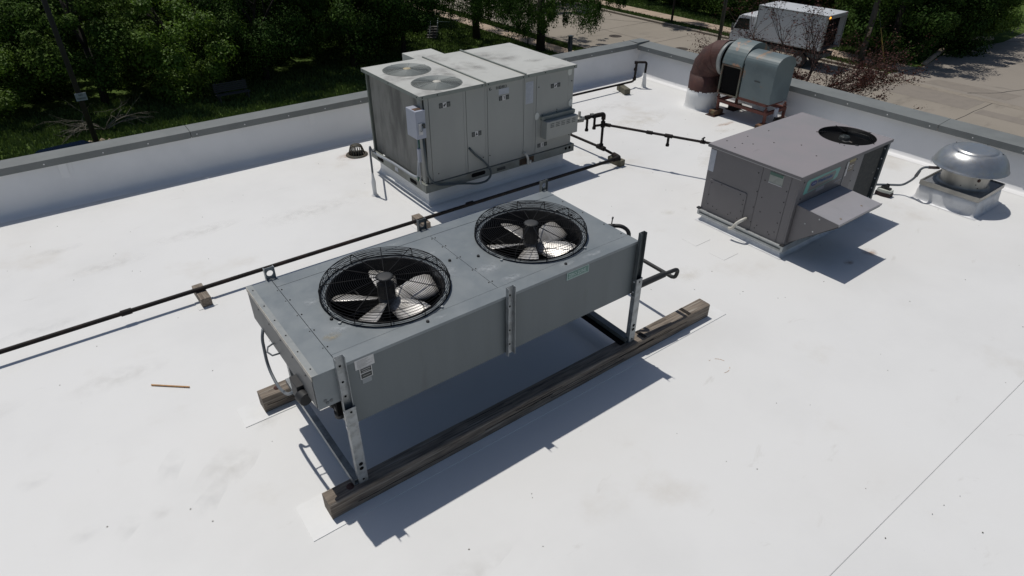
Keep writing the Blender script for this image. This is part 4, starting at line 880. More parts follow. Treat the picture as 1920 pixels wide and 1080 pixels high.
for k in range(0, NE):
    th = (PI / 2) * k / NE; c = Vector((dc[0] + .05 * k / NE, cy_ + RB * math.cos(th), cz_ + RB * math.sin(th))); v = Vector((0, math.cos(th), math.sin(th)))
    MB().tube([c + Vector((1, 0, 0)) * (.258 * math.cos(a)) + v * (.260 * math.sin(a)) for a in [2 * PI * i / 36 for i in range(36)]], .0035, 5, closed=True).build('seam_bead', M_RUST, ed)
mb = MB()
for k in range(26):
    a = 2 * PI * k / 26; z = .285 + random.uniform(-.004, .012); r_ = .2625
    mb.prism([(dc[0] + r_ * math.cos(a + t_), dc[1] + r_ * math.sin(a + t_)) for t_ in (-.09, 0, .09)] + [(dc[0] + (r_ + .004) * math.cos(a + t_), dc[1] + (r_ + .004) * math.sin(a + t_)) for t_ in (.09, 0, -.09)], z, z + random.uniform(.008, .028))
mb.build('coating_drips', M_MEMB, ed)['kind'] = 'stuff'

# ------------------------------------------------------------------ gas piping
gp = empty('gas_pipe', (2.0, 5.74, .11), 'long black iron gas pipe crossing the roof on timber blocks', 'pipe')
PR = .0205
PXE = 6.125
PZ = .116
MB().tube([(-6.5, 5.745, PZ), (-2.4, 5.745, PZ), (1.7, 5.74, PZ), (PXE - .06, 5.71, PZ)], PR, 12).build('pipe_run', M_PIPE, gp)
for x in (-.02, -3.3, 3.65): MB().cyl((x, 5.742, PZ), (x + .09, 5.742, PZ), PR + .007, PR + .007, 12).build('coupling', M_PIPE, gp)
MB().tube([(PXE - .12, 5.712, PZ), (PXE, 5.71, PZ), (PXE, 5.83, PZ + .01)], .033, 12, .04).build('elbow', M_PIPE, gp)
MB().tube([(PXE, 5.80, PZ + .008), (PXE, 6.07, PZ + .03), (PXE - .0, 8.17, .13), (8.90, 8.17, .12), (8.955, 8.20, .13)], PR - .002, 10, .03).build('pipe_run', M_PIPE, gp)
ry = 6.08
MB().cyl((PXE, ry - .07, PZ + .03), (PXE, ry + .07, PZ + .03), .034, .034, 12).cyl((PXE, ry, PZ + .03), (PXE, ry, PZ + .085), .033, .030, 12).build('tee', M_PIPE, gp)
MB().cyl((PXE, ry, .15), (PXE, ry, .60), PR - .002, PR - .002, 10).build('riser', M_PIPE, gp)
MB().cyl((PXE, ry, .44), (PXE, ry, .52), .032, .032, 12).build('tee', M_PIPE, gp)
MB().tube([(PXE, ry, .55), (PXE, ry, .622), (PXE - .10, ry + .02, .620)], .031, 12, .03).build('elbow', M_PIPE, gp)
rx1, ry1, rz1 = 5.585, 6.23, .585
def RP(t, dz=0): return (PXE + (rx1 - PXE) * t, ry + (ry1 - ry) * t, .622 + (rz1 - .622) * t + dz)
MB().cyl(RP(0), RP(1), .0215, .0215, 10).build('pipe_run', M_PIPE, gp)
for t_, L in ((.24, .155), (.44, .16), (.88, .155)):
    MB().cyl(RP(t_), RP(t_, -L), .017, .017, 8).cyl(RP(t_, -L), RP(t_, -L - .03), .025, .025, 10).cyl(RP(t_ - .06), RP(t_ + .06), .030, .030, 10).build('drip_leg', M_PIPE, gp)
MB().tube([RP(.24, -.14), (PXE - .05, ry, .478), (PXE, ry, .48)], .018, 8).build('pipe_run', M_PIPE, gp)
rc_ = RP(.66)
MB().lathe(rc_, [(0, .10), (.018, .10), (.018, .035), (.04, .03), (.072, .02), (.078, .008), (.072, -.01), (.04, -.03), (0, -.035)], 20).build('regulator', pmat('regulator_grey', (.20, .20, .185), rough=.5, metal=.3), gp)
MB().obox(RP(.66, -.02), (.11, .06, .035), (0, 0, -.27)).build('valve_body', pmat('regulator_grey', (.20, .20, .185), rough=.5), gp)
MB().obox(RP(.32, .03), (.05, .035, .02), (0, 0, -.27)).build('valve_handle', pmat('regulator_grey', (.20, .20, .185), rough=.5), gp)
br = empty('gas_branch_pipe', (6.5, 5.2, .47), 'thin black gas branch pipe running from the riser to the mauve unit', 'pipe')
bp0 = Vector((PXE, ry, .48)); bp1 = Vector((7.12, 4.03, .465)); D = bp1 - bp0; Dn = D.normalized()
MB().cyl(bp0, bp1, .0165, .0165, 10).build('pipe_run', M_PIPE, br)
for d_ in (.03, .62): MB().cyl(bp0 + Dn * d_, bp0 + Dn * (d_ + .08), .025, .025, 10).build('coupling', M_PIPE, br)
p = bp0 + Dn * .92; MB().cyl(p - Dn * .05, p + Dn * .05, .026, .026, 10).cyl(p, p - Vector((0, 0, .11)), .017, .017, 8).cyl(p - Vector((0, 0, .11)), p - Vector((0, 0, .14)), .024, .024, 8).build('drip_leg', M_PIPE, br)
p = bp0 + Dn * 1.37; MB().cyl(p - Dn * .03, p + Dn * .03, .026, .026, 8).build('valve_body', M_PIPE, br); MB().cyl(p, p + Vector((0, 0, .045)), .010, .010, 8).obox(p + Vector((0, 0, .05)), (.08, .02, .01), (0, 0, .3)).build('valve_handle', M_PIPE, br)
g2 = empty('gas_pipe_riser', (9.1, 8.1, 0), 'black gooseneck pipe coming out of a white flashing boot near the far parapet corner', 'pipe')
MB().lathe((9.10, 8.07, 0), [(.075, .003), (.046, .01), (.042, .06), (.030, .20), (.024, .27)], 18).build('flashing_boot', M_MEMB, g2)
MB().tube([(9.10, 8.07, .25), (9.11, 8.07, .455), (8.98, 8.19, .45), (8.975, 8.20, .12)], .021, 10, .04).build('gooseneck', M_PIPE, g2)
for z in (.13, .30, .42): MB().cyl((8.975, 8.2, z), (8.975, 8.2, z + .045), .030, .030, 10).build('coupling', M_PIPE, g2)
def block(x, y, lx, ly, h, ang, label, mat):
    r = empty('timber_block', (x, y, 0), label, 'timber block', 'timber blocks under the pipes')
    o = MB().obox((x, y, h / 2 + .006), (lx, ly, h)).build('timber', mat, r, .004); 
    o.rotation_euler.z = ang
    p = B(x - lx * .9, x + lx * .9, y - ly / 2 - .018, y + ly / 2, .0008, .0045).build('slip_sheet', M_MEMB, r)
    return r
block(.655, 5.735, .092, .30, .088, .02, 'weathered timber block under the long gas pipe left of the grey condenser', M_WOODY)
block(3.06, 5.79, .10, .27, .088, -.02, 'timber block under the gas pipe behind the middle of the grey condenser', M_WOODY)
block(6.13, 5.77, .09, .24, .088, .05, 'dark timber block under the gas pipe elbow right of the large pale unit', M_WOODT)
block(8.58, 8.075, .11, .34, .10, -.35, 'green treated timber block under the pipe near the far parapet corner', M_WOODT)

# ------------------------------------------------------------------ roof drain, stains and stray bits
dr = empty('roof_drain', (3.40, 8.16, 0), 'black cast iron dome strainer roof drain left of the large pale unit', 'roof drain')
dcx, dcy = 3.40, 8.19
MB().lathe((dcx, dcy, 0), [(.155, .002), (.15, .012), (.12, .022), (.11, .02)], 28).build('clamp_ring', M_CAST, dr)
mb = MB()
for k in range(18):
    a = 2 * PI * k / 18; c, s_ = math.cos(a), math.sin(a)
    mb.tube([(dcx + .112 * c, dcy + .112 * s_, .02), (dcx + .085 * c, dcy + .085 * s_, .11), (dcx + .075 * c, dcy + .075 * s_, .135), (dcx + .045 * c, dcy + .045 * s_, .145)], .0065, 5)
mb.ring((dcx, dcy, .085), .092, .006, 28); mb.lathe((dcx, dcy, 0), [(.06, .135), (.055, .15), (.0, .152)], 20)
mb.build('dome_strainer', M_CAST, dr)
MB().lathe((dcx, dcy, 0), [(0, .004), (.1, .004)], 20).build('drain_bowl', M_DARK, dr)
def blot(name, x, y, rx, ry, mat, z=.0012, n=22, seed=0, rot=0., parent=None):
    P = []
    for k in range(n):
        a = 2 * PI * k / n; r_ = 1 + .35 * noise.noise(Vector((math.cos(a) * 1.5 + seed, math.sin(a) * 1.5, seed)))
        u, v = rx * 1.3 * r_ * math.cos(a), ry * 1.3 * r_ * math.sin(a); P.append((x + u * math.cos(rot) - v * math.sin(rot), y + u * math.sin(rot) + v * math.cos(rot), z))
    return MB().add(P, [tuple(range(n))]).build(name, mat, parent)
def soft(name, col, alpha, sc=3.0):
    m = bpy.data.materials.new(name); m.use_nodes = True; n = m.node_tree.nodes; l = m.node_tree.links; b = n['Principled BSDF']
    b.inputs['Base Color'].default_value = (*col, 1); b.inputs['Roughness'].default_value = .7
    tc = n.new('ShaderNodeTexCoord'); mp = n.new('ShaderNodeMapping'); mp.inputs['Location'].default_value = (-1.3, -1.3, 0); mp.inputs['Scale'].default_value = (2.6, 2.6, 0)
    l.new(tc.outputs['Generated'], mp.inputs[0]); g = n.new('ShaderNodeTexGradient'); g.gradient_type = 'SPHERICAL'; l.new(mp.outputs[0], g.inputs[0])
    t = n.new('ShaderNodeTexNoise'); t.inputs['Scale'].default_value = sc; t.inputs['Detail'].default_value = 6; l.new(tc.outputs['Object'], t.inputs['Vector'])
    mr = n.new('ShaderNodeMapRange'); mr.inputs[1].default_value = .35; mr.inputs[2].default_value = .7; l.new(t.outputs[0], mr.inputs[0])
    mu = n.new('ShaderNodeMath'); mu.operation = 'MULTIPLY'; l.new(g.outputs['Fac'], mu.inputs[0]); l.new(mr.outputs[0], mu.inputs[1])
    m2 = n.new('ShaderNodeMath'); m2.operation = 'MULTIPLY'; m2.inputs[1].default_value = alpha; l.new(mu.outputs[0], m2.inputs[0]); m2.use_clamp = True; l.new(m2.outputs[0], b.inputs['Alpha'])
    return m
S_RUST = soft('soft_rust', (.42, .24, .14), .85, 9); S_DIRT = soft('soft_dirt', (.42, .39, .34), .17, 9); S_YEL = soft('soft_yellow', (.55, .48, .36), .26, 6); S_GREY = soft('soft_grey', (.42, .42, .415), .14, 8)
stains = [(3.42, 8.17, .30, .17, S_RUST, 0), (8.70, 5.92, .25, .06, S_RUST, 0), (8.45, 5.75, .16, .10, S_YEL, 0), (1.02, 7.16, .50, .13, S_DIRT, .15), (-.02, 6.95, .42, .12, S_DIRT, .1),
          (-.33, 7.6, .3, .09, S_GREY, .1), (-.09, 3.75, .22, .06, S_GREY, 1.0), (.04, 3.32, .26, .06, S_GREY, .75), (-.42, 3.41, .14, .05, S_GREY, .9), (-.23, 3.42, .07, .07, S_DIRT, .3), (.22, 3.55, .32, .13, S_DIRT, .7), (.61, 3.84, .2, .08, S_DIRT, .8), (-.64, 3.53, .10, .06, S_GREY, .5),
          (5.60, 4.35, .12, .09, S_YEL, 0), (6.62, 2.42, .11, .08, S_RUST, 0), (6.25, 2.45, .08, .05, S_RUST, 0), (3.8, 7.5, 1.0, .25, S_DIRT, .05), (7.6, 5.0, .7, .3, S_YEL, .5), (3.2, -.3, .5, .2, S_DIRT, .6), (.2, 1.6, .5, .12, S_GREY, .6), (-.2, 5.0, .4, .15, S_DIRT, .1), (7.6, 6.8, .9, .25, S_YEL, .3), (-.86, 4.18, .12, .07, S_GREY, .4), (-.45, 2.6, .16, .07, S_GREY, .4), (1.0, 1.9, .5, .10, S_DIRT, .2), (-.6, 6.1, .4, .1, S_GREY, 0.1), (7.9, 7.6, .8, .2, S_DIRT, .2), (4.7, 3.3, .22, .14, S_YEL, .3), (5.0, .2, .3, .12, S_YEL, .2), (2.2, 6.9, .7, .2, S_DIRT, .1), (-1.3, 5.1, .5, .14, S_DIRT, .2)]
for i, (x, y, a, b_, mt_, r_) in enumerate(stains):
    blot('stain', x, y, a, b_, mt_, .0010 + .0002 * (i % 5), seed=i * 3.1, rot=r_, parent=roof)
S_WHT = soft('soft_scuff', (.50, .53, .55), .75, 28); S_OCH = soft('soft_ochre', (.38, .33, .23), 1.0, 24); S_SOOT = soft('soft_soot', (.27, .26, .245), .6, 5)
for i, (x, y, a, b_, mt_) in enumerate([(.97, 3.07, .07, .04, S_OCH), (1.037, 3.12, .08, .05, S_WHT), (.996, 3.49, .06, .05, S_WHT), (1.60, 2.86, .05, .02, S_WHT), (2.235, 2.96, .10, .04, S_WHT), (2.15, 3.14, .12, .09, S_WHT), (1.78, 3.85, .08, .03, S_WHT), (2.64, 2.87, .08, .03, S_WHT), (1.9, 3.3, .09, .12, S_WHT), (.83, 3.3, .04, .2, S_WHT), (2.9, 2.86, .12, .03, S_WHT)]):
    o = blot('scuff_mark', x, y, a, b_, mt_, CT + .0022 + .0001 * (i % 4), seed=i * 5.3, parent=cu)
    o['kind'] = 'stuff'
for i, (x, y, a, b_) in enumerate([(5.1, 6.9, .28, .22), (4.95, 7.2, .2, .12), (5.3, 6.6, .18, .09), (4.5, 6.8, .12, .3), (4.05, 6.8, .1, .35), (3.6, 6.8, .18, .06)]):
    o = blot('soot_stain', x, y, a, b_, S_SOOT, RT + .0012 + .0001 * (i % 4), seed=i * 4.1, parent=ru); o['kind'] = 'stuff'
MB().obox((.11, 4.63, .008), (.312, .010, .008), (0, 0, -.713)).build('wood_stick', M_ORANGE); tag(bpy.data.objects['wood_stick'], 'thin orange wooden stick lying alone on the white roof at left', 'stick')
mb = MB(); random.seed(4)
for k in range(22):
    a = PI * .95 + 2 * PI * .80 * k / 22
    if random.random() < .5: continue
    P = [(3.81 + .09 * math.cos(a + t_), 2.205 + .09 * math.sin(a + t_), .0016) for t_ in (0, .1, .2)]
    mb.tube(P, .0016, 4)
mb.build('rust_ring', M_ORANGE, roof)['kind'] = 'stuff'
mb = MB()
for k in range(160):
    x, y = random.uniform(-1.5, 9), random.uniform(.2, 8.4); r_ = random.uniform(.0025, .006); mb.cyl((x, y, .0005), (x, y, .003), r_, r_ * .6, 5)
o = mb.build('grit', pmat('grit', (.10, .09, .07), rough=.9)); tag(o, 'scattered dark grit specks on the white membrane', 'grit', kind='stuff')
for x, y, s_ in ((.18, 6.05, .17), (5.35, 3.72, .12), (5.35, 3.35, .12), (9.25, 1.6, .2)):
    MB().prism([(x - s_, y - s_ * .8), (x + s_, y - s_ * .8), (x + s_, y + s_ * .8), (x - s_, y + s_ * .8)], .0004, .0016).build('membrane_patch', M_ROOF, roof)
    MB().box(x - s_, x + s_, y - s_ * .8 - .004, y - s_ * .8 - .0005, .0004, .0012).build('patch_shadow_line', pmat('edge_shade', (.42, .42, .41), rough=.9), roof)  # dark strip paints the thin shadow line beside each patch

# ------------------------------------------------------------------ ground, street, lot
def sheet(name, pts, z, mat, kind='structure', parent=None):
    o = MB().add([(x, y, z) for x, y in pts], [tuple(range(len(pts)))]).build(name, mat, parent)
    if kind: o['kind'] = kind
    return o
sheet('ground', [(-250, -250), (350, -250), (350, 350), (-250, 350)], G, M_GRASS)
road = sheet('road', [(29.45, -140), (38.95, -140), (38.95, 240), (29.45, 240)], G + .006, M_CONC)
lot = sheet('parking_lot', [(38.95, -120), (74, -120), (72, 17.5), (53.5, 16.2), (47.5, 17.2), (43.0, 16.4), (38.95, 16.9)], G + .005, M_CONC2)
for a, b in ((-140, 16.5), (17.5, 240)):
    pass
MB().box(38.95, 39.25, 16.9, 200, G, G + .13).build('kerb', M_KERB); tag(bpy.data.objects['kerb'], kind='structure')
o = MB().box(29.15, 29.45, -100, 200, G, G + .13).build('kerb', M_KERB); tag(o, kind='structure')
sw = sheet('sidewalk', [(27.15, -60), (28.35, -60), (28.35, 200), (27.15, 200)], G + .03, M_WALK)
sw2 = sheet('sidewalk', [(40.5, 16.6), (42.1, 16.4), (42.1, 200), (40.5, 200)], G + .03, M_WALK)
mb = MB()
for k in range(60):
    y = 10 + k * 1.5; mb.add([(27.15, y, G + .034), (28.35, y, G + .034), (28.35, y + .02, G + .034), (27.15, y + .02, G + .034)], [(0, 1, 2, 3)]); mb.add([(40.5, y + 8, G + .034), (42.1, y + 8, G + .034), (42.1, y + 8.02, G + .034), (40.5, y + 8.02, G + .034)], [(0, 1, 2, 3)])
o = mb.build('pavement_joints', M_TAR); tag(o, kind='structure')
def crack(pts, w, parent, z=G + .011, amp=.12, seed=0):
    mb = MB(); Q = []
    for i in range(len(pts) - 1):
        a, b = Vector((*pts[i], 0)), Vector((*pts[i + 1], 0)); n = max(2, int((b - a).length / .5))
        for k in range(n + (i == len(pts) - 2)):
            p = a.lerp(b, k / n); t = noise.noise_vector(Vector((p.x * .8 + seed, p.y * .8, seed))); Q.append(Vector((p.x + t.x * amp, p.y + t.y * amp, z)))
    vs, fs = [], []
    for i, p in enumerate(Q):
        d = (Q[min(i + 1, len(Q) - 1)] - Q[max(0, i - 1)]); d.z = 0; d.normalize(); nrm = Vector((-d.y, d.x, 0)); ww = w * (1 + .5 * noise.noise(Vector((i * .7, seed, 0))))
        vs += [p + nrm * ww / 2, p - nrm * ww / 2]
    for i in range(len(Q) - 1): fs.append((2 * i, 2 * i + 1, 2 * i + 3, 2 * i + 2))
    return mb.add(vs, fs).build('tar_joint', M_TAR, parent)
for k, y in enumerate((6.2, 10.9, 15.6, 20.4, 25.0, 29.8, 34.6, 39.5)): crack([(29.5, y), (38.9, y + .1)], .035, road, amp=.05, seed=k)
crack([(34.2, -20), (34.2, 60)], .03, road, amp=.05, seed=9)
crack([(33.0, 31.5), (31.2, 28.0), (29.6, 27.2)], .05, road, seed=3); crack([(36.5, 38), (38.8, 34), (38.4, 31)], .05, road, seed=5)
for i, P in enumerate([[(39, 12.4), (46, 9.4), (60, 5.0)], [(44, 14), (50, 13.2), (58, 15.8)], [(49, 13.3), (52, 11), (60, 9.6)], [(54, 16), (62, 13), (70, 12.5)], [(57, 17), (64, 18.5), (70, 18)], [(46, 9.4), (43, 5), (40, 2)]]): crack(P, .06, lot, z=G + .010, amp=.35, seed=20 + i)
for P in ([(36.1, 15.8), (38.3, 15.4), (38.7, 11.3), (36.2, 11.3)], [(36.0, 10.9), (36.9, 10.9), (37.0, 7.0), (36.0, 7.0)], [(39.3, 14.9), (40.6, 14.6), (41.0, 10.6), (39.5, 10.8)]): sheet('concrete_patch', P, G + .0095, M_PATCHD, None, road)
sheet('gutter_strip', [(38.35, -60), (38.93, -60), (38.93, 16.9), (38.35, 16.9)], G + .0125, M_KERB, None, road)
for k, (x, y) in enumerate(((33.45, 32.75), (34.35, 27.65))):
    r = empty('manhole_cover', (x, y, G), ('round iron manhole cover in the street, the farther one beside the hanging tree', 'round iron manhole cover in the street nearer the rusty duct elbow')[k], 'manhole cover', 'manhole covers in the street')
    MB().lathe((x, y, G), [(.44, .008), (.44, .014), (.36, .016), (.355, .010), (0, .012)], 28).build('iron_rim', M_IRON, r)
    mb = MB()
    for i in range(-3, 4): mb.box(x - .3, x + .3, y + i * .085 - .012, y + i * .085 + .012, G + .0125, G + .019)
    mb.build('lid_ribs', M_IRON, r)['kind'] = 'stuff'
# low kerb wall at the lot corner
lw = MB(); lw.tube([(43.2, 16.6, G + .03), (48.2, 17.6, G + .10), (48.6, 17.9, G + .30), (51.5, 17.6, G + .32), (53.8, 17.0, G + .05)], .16, 6)
o = lw.build('low_wall', M_WALK); tag(o, 'low pale concrete edging under the dark trees at the corner of the lot', 'low wall')

# ------------------------------------------------------------------ vegetation
def crown_mesh(name, mat, R, n, size, clumps, seed, hang=0.0, flat=.0, shell=.55, zmin=-1.0, aspect=.6, cr=.24):
    rnd = random.Random(seed); vs, fs = [], []; cl = []
    for i in range(clumps):
        while True:
            d = Vector((rnd.gauss(0, 1), rnd.gauss(0, 1), rnd.gauss(0, 1))).normalized()
            r = shell + (1 - shell) * rnd.random() ** .6
            r *= 1 + .22 * noise.noise(d * 2.2 + Vector((seed, 0, 0)))
            p = Vector((d.x * R[0] * r, d.y * R[1] * r, d.z * R[2] * r))
            if p.z > zmin * R[2]: break
        cl.append((p, (R[0] + R[2]) / 2 * cr * rnd.uniform(.35, 1.45)))
    for i in range(n):
        c, cr_ = cl[rnd.randrange(clumps)]
        d = Vector((rnd.gauss(0, 1), rnd.gauss(0, 1), rnd.gauss(0, .75))).normalized() * (cr_ * rnd.random() ** .45)
        p = c + d if not hang else c + Vector((d.x * .7, d.y * .7, d.z * 1.7 - hang))
        s_ = size * rnd.uniform(.6, 1.4)
        a = rnd.uniform(0, 2 * PI); nrm = (d.normalized() * (.9 if not hang else .2) + Vector((rnd.gauss(0, .4), rnd.gauss(0, .4), rnd.gauss(.3, .4)))).normalized()
        u, v = MB.frame(None, nrm); uu = u * math.cos(a) + v * math.sin(a); vv = nrm.cross(uu)
        if hang and rnd.random() < .6: uu = Vector((rnd.gauss(0, .3), rnd.gauss(0, .3), -1)).normalized(); vv = uu.cross(Vector((math.cos(a), math.sin(a), 0))).normalized()
        o = len(vs); vs += [p - uu * s_ * .5, p + vv * s_ * aspect * .5 + nrm * s_ * .06, p + uu * s_ * .5, p - vv * s_ * aspect * .5 + nrm * s_ * .06]; fs.append((o, o + 1, o + 2, o + 3))
    me = bpy.data.meshes.new(name); me.from_pydata([tuple(v) for v in vs], [], fs); me.materials.append(mat); return me
def limb(mb, p, d, L, r, depth, rnd, spread=.55, up=.15, tips=None, n=6, kids=3, droop=0):
    pts = [p.copy()]; q = p.copy(); dd = d.copy()
    for k in range(n):
        dd = (dd + Vector((rnd.gauss(0, .12), rnd.gauss(0, .12), rnd.gauss(up * .15 - droop, .08)))).normalized(); q = q + dd * (L / n); pts.append(q.copy())
    rr = [r * (1 - .6 * i / n) for i in range(n + 1)]; mb.tube(pts, rr, 6 if r > .03 else 4)
    if tips is not None and depth <= 1: tips += pts[2:]
    if depth > 0:
        for k in range(kids):
            t = rnd.randint(n // 2, n); nd = (dd + Vector((rnd.gauss(0, spread), rnd.gauss(0, spread), rnd.gauss(up, spread * .6)))).normalized()
            limb(mb, pts[t], nd, L * rnd.uniform(.55, .8), rr[t] * .75, depth - 1, rnd, spread, up, tips, n, kids, droop)
PROTO = {}
def tree_proto(key, crown, trunk_h, trunk_r, mat=M_BARK, fork=2, seed=1):
    rnd = random.Random(seed); mb = MB(); mb.tube([(0, 0, 0), (.05, .02, trunk_h * .5), (0, .06, trunk_h)], [trunk_r * 1.25, trunk_r, trunk_r * .85], 9)
    for k in range(fork + 1):
        a = 2 * PI * k / (fork + 1) + rnd.random(); limb(mb, Vector((0, .05, trunk_h * .96)), Vector((math.cos(a) * .5, math.sin(a) * .5, .9)).normalized(), trunk_h * .9, trunk_r * .6, 1, rnd)
    PROTO[key] = (crown, mb.mesh(key + '_trunk', mat))
def tree(key, x, y, s_, rot, zc, label, group=None, name='tree', z0=G, sz=None):
    cr, tr = PROTO[key]; r = empty(name, (x, y, z0), label, 'tree' if 'shrub' not in name else 'shrub', group)
    c = bpy.data.objects.new('crown', cr); COL.objects.link(c); c.parent = r; c.location = (0, 0, zc); c.scale = (s_, s_, (sz or s_)); c.rotation_euler = (0, 0, rot)
    t = bpy.data.objects.new('trunk', tr); COL.objects.link(t); t.parent = r; t.scale = (s_, s_, s_); t.rotation_euler = (0, 0, rot)
    return r
tree_proto('dense_a', crown_mesh('dense_a', M_LEAF1, (3.0, 3.0, 3.0), 46000, .125, 80, 11, shell=.62, zmin=-.95), 2.6, .16, seed=1)
tree_proto('dense_b', crown_mesh('dense_b', M_LEAF2, (3.2, 2.8, 2.8), 46000, .12, 75, 12, shell=.62, zmin=-.9), 2.6, .15, seed=2)
tree_proto('dense_c', crown_mesh('dense_c', M_LEAF1, (2.8, 3.2, 3.4), 46000, .135, 75, 13, shell=.6, zmin=-.9), 3.0, .17, seed=3)
tree_proto('bright', crown_mesh('bright', M_LEAF3, (2.4, 2.4, 2.2), 34000, .115, 60, 14, shell=.6, zmin=-.8), 2.0, .10, seed=4)
tree_proto('locust', crown_mesh('locust', M_LEAF1, (5.6, 5.6, 2.4), 80000, .105, 230, 15, hang=.25, zmin=-.8, aspect=.45, cr=.13, shell=.4), 3.6, .24, seed=6)
rnd = random.Random(5)
kinds = ['dense_a', 'dense_b', 'dense_c']
adj = ['dark dense', 'mid green bushy', 'tall dark', 'wide rounded']
GL = 'dense trees beyond the left parapet'
k = 0
rows = [(35.6, (-6.5, -2.2, 2.2, 6.6, 11.0, 15.2, 18.6), .95, 1.75), (39.8, (-8, -3.8, .5, 5, 9.2, 13.6, 17.6), 1.0, 2.6), (46.5, (-10, -5, -.2, 4.6, 9.6, 14.4, 19.2), 1.2, 3.8), (54, (-13, -7, -1, 5, 11, 17, 22), 1.55, 4.6), (66, (-16, -8, 0, 8, 16, 23), 1.9, 5.4)]
rown = ['nearest', 'second', 'third', 'fourth', 'farthest']
for ri, (y, xs_, s_, zc) in enumerate(rows):
    for ci, x in enumerate(xs_):
        key = kinds[(ri + ci * 2) % 3]
        if ri == 0: key = 'bright' if ci in (0, 1, 3) else ('dense_b' if ci < 4 else 'dense_a')
        elif ri == 1 and ci in (1, 3): key = 'bright'
        if ri == 0: zc = (1.9, 2.3, 3.4, 2.6, 3.9, 4.2, 4.0)[ci]; s_ = (1.05, 1.1, .95, 1.15, 1.0, 1.0, .95)[ci]
        pos = ['at the far left edge', 'second from the left', 'third from the left', 'in the middle', 'third from the right', 'second from the right', 'rightmost'][ci if len(xs_) == 7 else ci + (ci > 3)]
        tree(key, x + rnd.uniform(-.6, .6), y + rnd.uniform(-.8, .8) + (.9 if ri == 0 else 0), s_ * rnd.uniform(.9, 1.12), rnd.uniform(0, 6.28), zc, '%s tree in the %s row beyond left parapet, %s' % (adj[(ri + ci) % 4] if key != 'bright' else 'bright green', rown[ri], pos), GL)
GR = 'dense trees along the far side of the street'
ys_ = [19.6, 23.4, 27.4, 31.5, 35.6, 40, 45, 51, 58, 66]
for i, y in enumerate(ys_):
    tree(kinds[i % 3], 46.2 + rnd.uniform(-.5, .5), y, 1.05 * rnd.uniform(.9, 1.1), rnd.uniform(0, 6.28), 2.7, '%s tree along the far sidewalk, %s from the lot corner' % (adj[i % 4], ['first', 'second', 'third', 'fourth', 'fifth', 'sixth', 'seventh', 'eighth', 'ninth', 'tenth'][i]), GR)
for i, y in enumerate((19, 24.5, 30, 36, 42, 49, 57, 66)):
    tree(kinds[(i + 1) % 3], 53 + rnd.uniform(-.5, .5), y + 2, 1.5 * rnd.uniform(.9, 1.1), rnd.uniform(0, 6.28), 4.2, '%s taller tree behind the far sidewalk row, %s from the lot' % (adj[(i + 1) % 4], ['first', 'second', 'third', 'fourth', 'fifth', 'sixth', 'seventh', 'eighth'][i]), GR)
for x, y, s_, lab in ((43.4, 18.9, 1.15, 'dark spreading tree overhanging the street corner behind the utility pole'), (47.6, 18.4, 1.15, 'dark low tree shading the lot corner above the pale edging'), (58, 23, 1.3, 'dark tree behind the bright shrub at the lot edge'), (64, 27, 1.5, 'dark tree far back along the lot edge')):
    tree('dense_c', x, y, s_, x, 2.7 * s_, lab, GR)
tree('bright', 52.0, 18.2, 1.12, 1.0, 2.3, 'bright sunlit leafy shrub at the end of the tree mass by the lot', None, 'shrub')
tree('bright', 55.2, 20.4, 1.2, 2.0, 2.9, 'bright leafy shrub behind the sunlit one by the lot', None, 'shrub')
for i, (x, y) in enumerate(((77, 5), (78, 14), (79, 22), (76, -4), (80, 32))): tree('dense_a', x, y, 1.6, i, 3.6, '%s dark hedge tree at the far end of the concrete lot' % ['first', 'second', 'third', 'fourth', 'fifth'][i], 'hedge trees at the end of the lot')
# street trees with hanging foliage
t1 = tree('locust', 26.7, 32.6, 1.0, .4, 3.9, 'street tree with drooping feathery foliage and a forked dark trunk by the sidewalk')
t2 = tree('locust', 25.2, 37.6, .92, 2.1, 3.7, 'second drooping street tree left of the forked one, beside the near sidewalk')
t3 = tree('bright', 36.9, 43.5, 1.1, .3, 3.3, 'bright green tree leaning over the far kerb at the top of the picture')
t4 = tree('dense_c', 24.4, 45.5, .85, 1.3, 4.2, 'dark broad leaved tree hanging over the near sidewalk at the top')
sap = empty('sapling', (39.9, 33.4, G), 'thin dark young tree trunk standing on the far grass verge', 'tree')
MB().tube([(39.9, 33.4, G), (39.93, 33.4, G + 1.6), (39.9, 33.42, G + 2.8)], [.09, .075, .05], 8).build('trunk', M_BARK, sap)
c = bpy.data.objects.new('crown', PROTO['dense_b'][0]); COL.objects.link(c); c.parent = sap; c.location = (0, 0, 3.6); c.scale = (.55, .55, .5)
# red leaved crab apple beyond the street side parapet
RX, RY = 17.3, 9.55
ra = empty('red_leaved_tree', (RX, RY, G), 'bare looking tree with sparse dark red leaves just beyond the street side parapet', 'tree')
rnd = random.Random(21); mb = MB(); tips = []
mb.tube([(RX, RY, G), (RX + .08, RY, G + 2.2), (RX, RY + .05, G + 4.4)], [.16, .13, .09], 8)
for k in range(15):
    a = 2 * PI * k * .382; z_ = G + 3.6 + .085 * k
    limb(mb, Vector((RX, RY + .03, z_)), Vector((math.cos(a), math.sin(a), rnd.uniform(.05, 1.05))).normalized(), rnd.uniform(1.2, 1.7), .036, 3, rnd, .5, .10, tips, 5, 4)
for a, zz in ((-1.35, G + 4.4), (2.1, G + 4.8), (1.5, G + 5.0)):
    limb(mb, Vector((RX, RY + .03, zz)), Vector((math.cos(a), math.sin(a), .12)).normalized(), 1.6, .04, 3, rnd, .45, .0, tips, 6, 4)
mb.build('trunk', M_BARKR, ra)
vs, fs = [], []
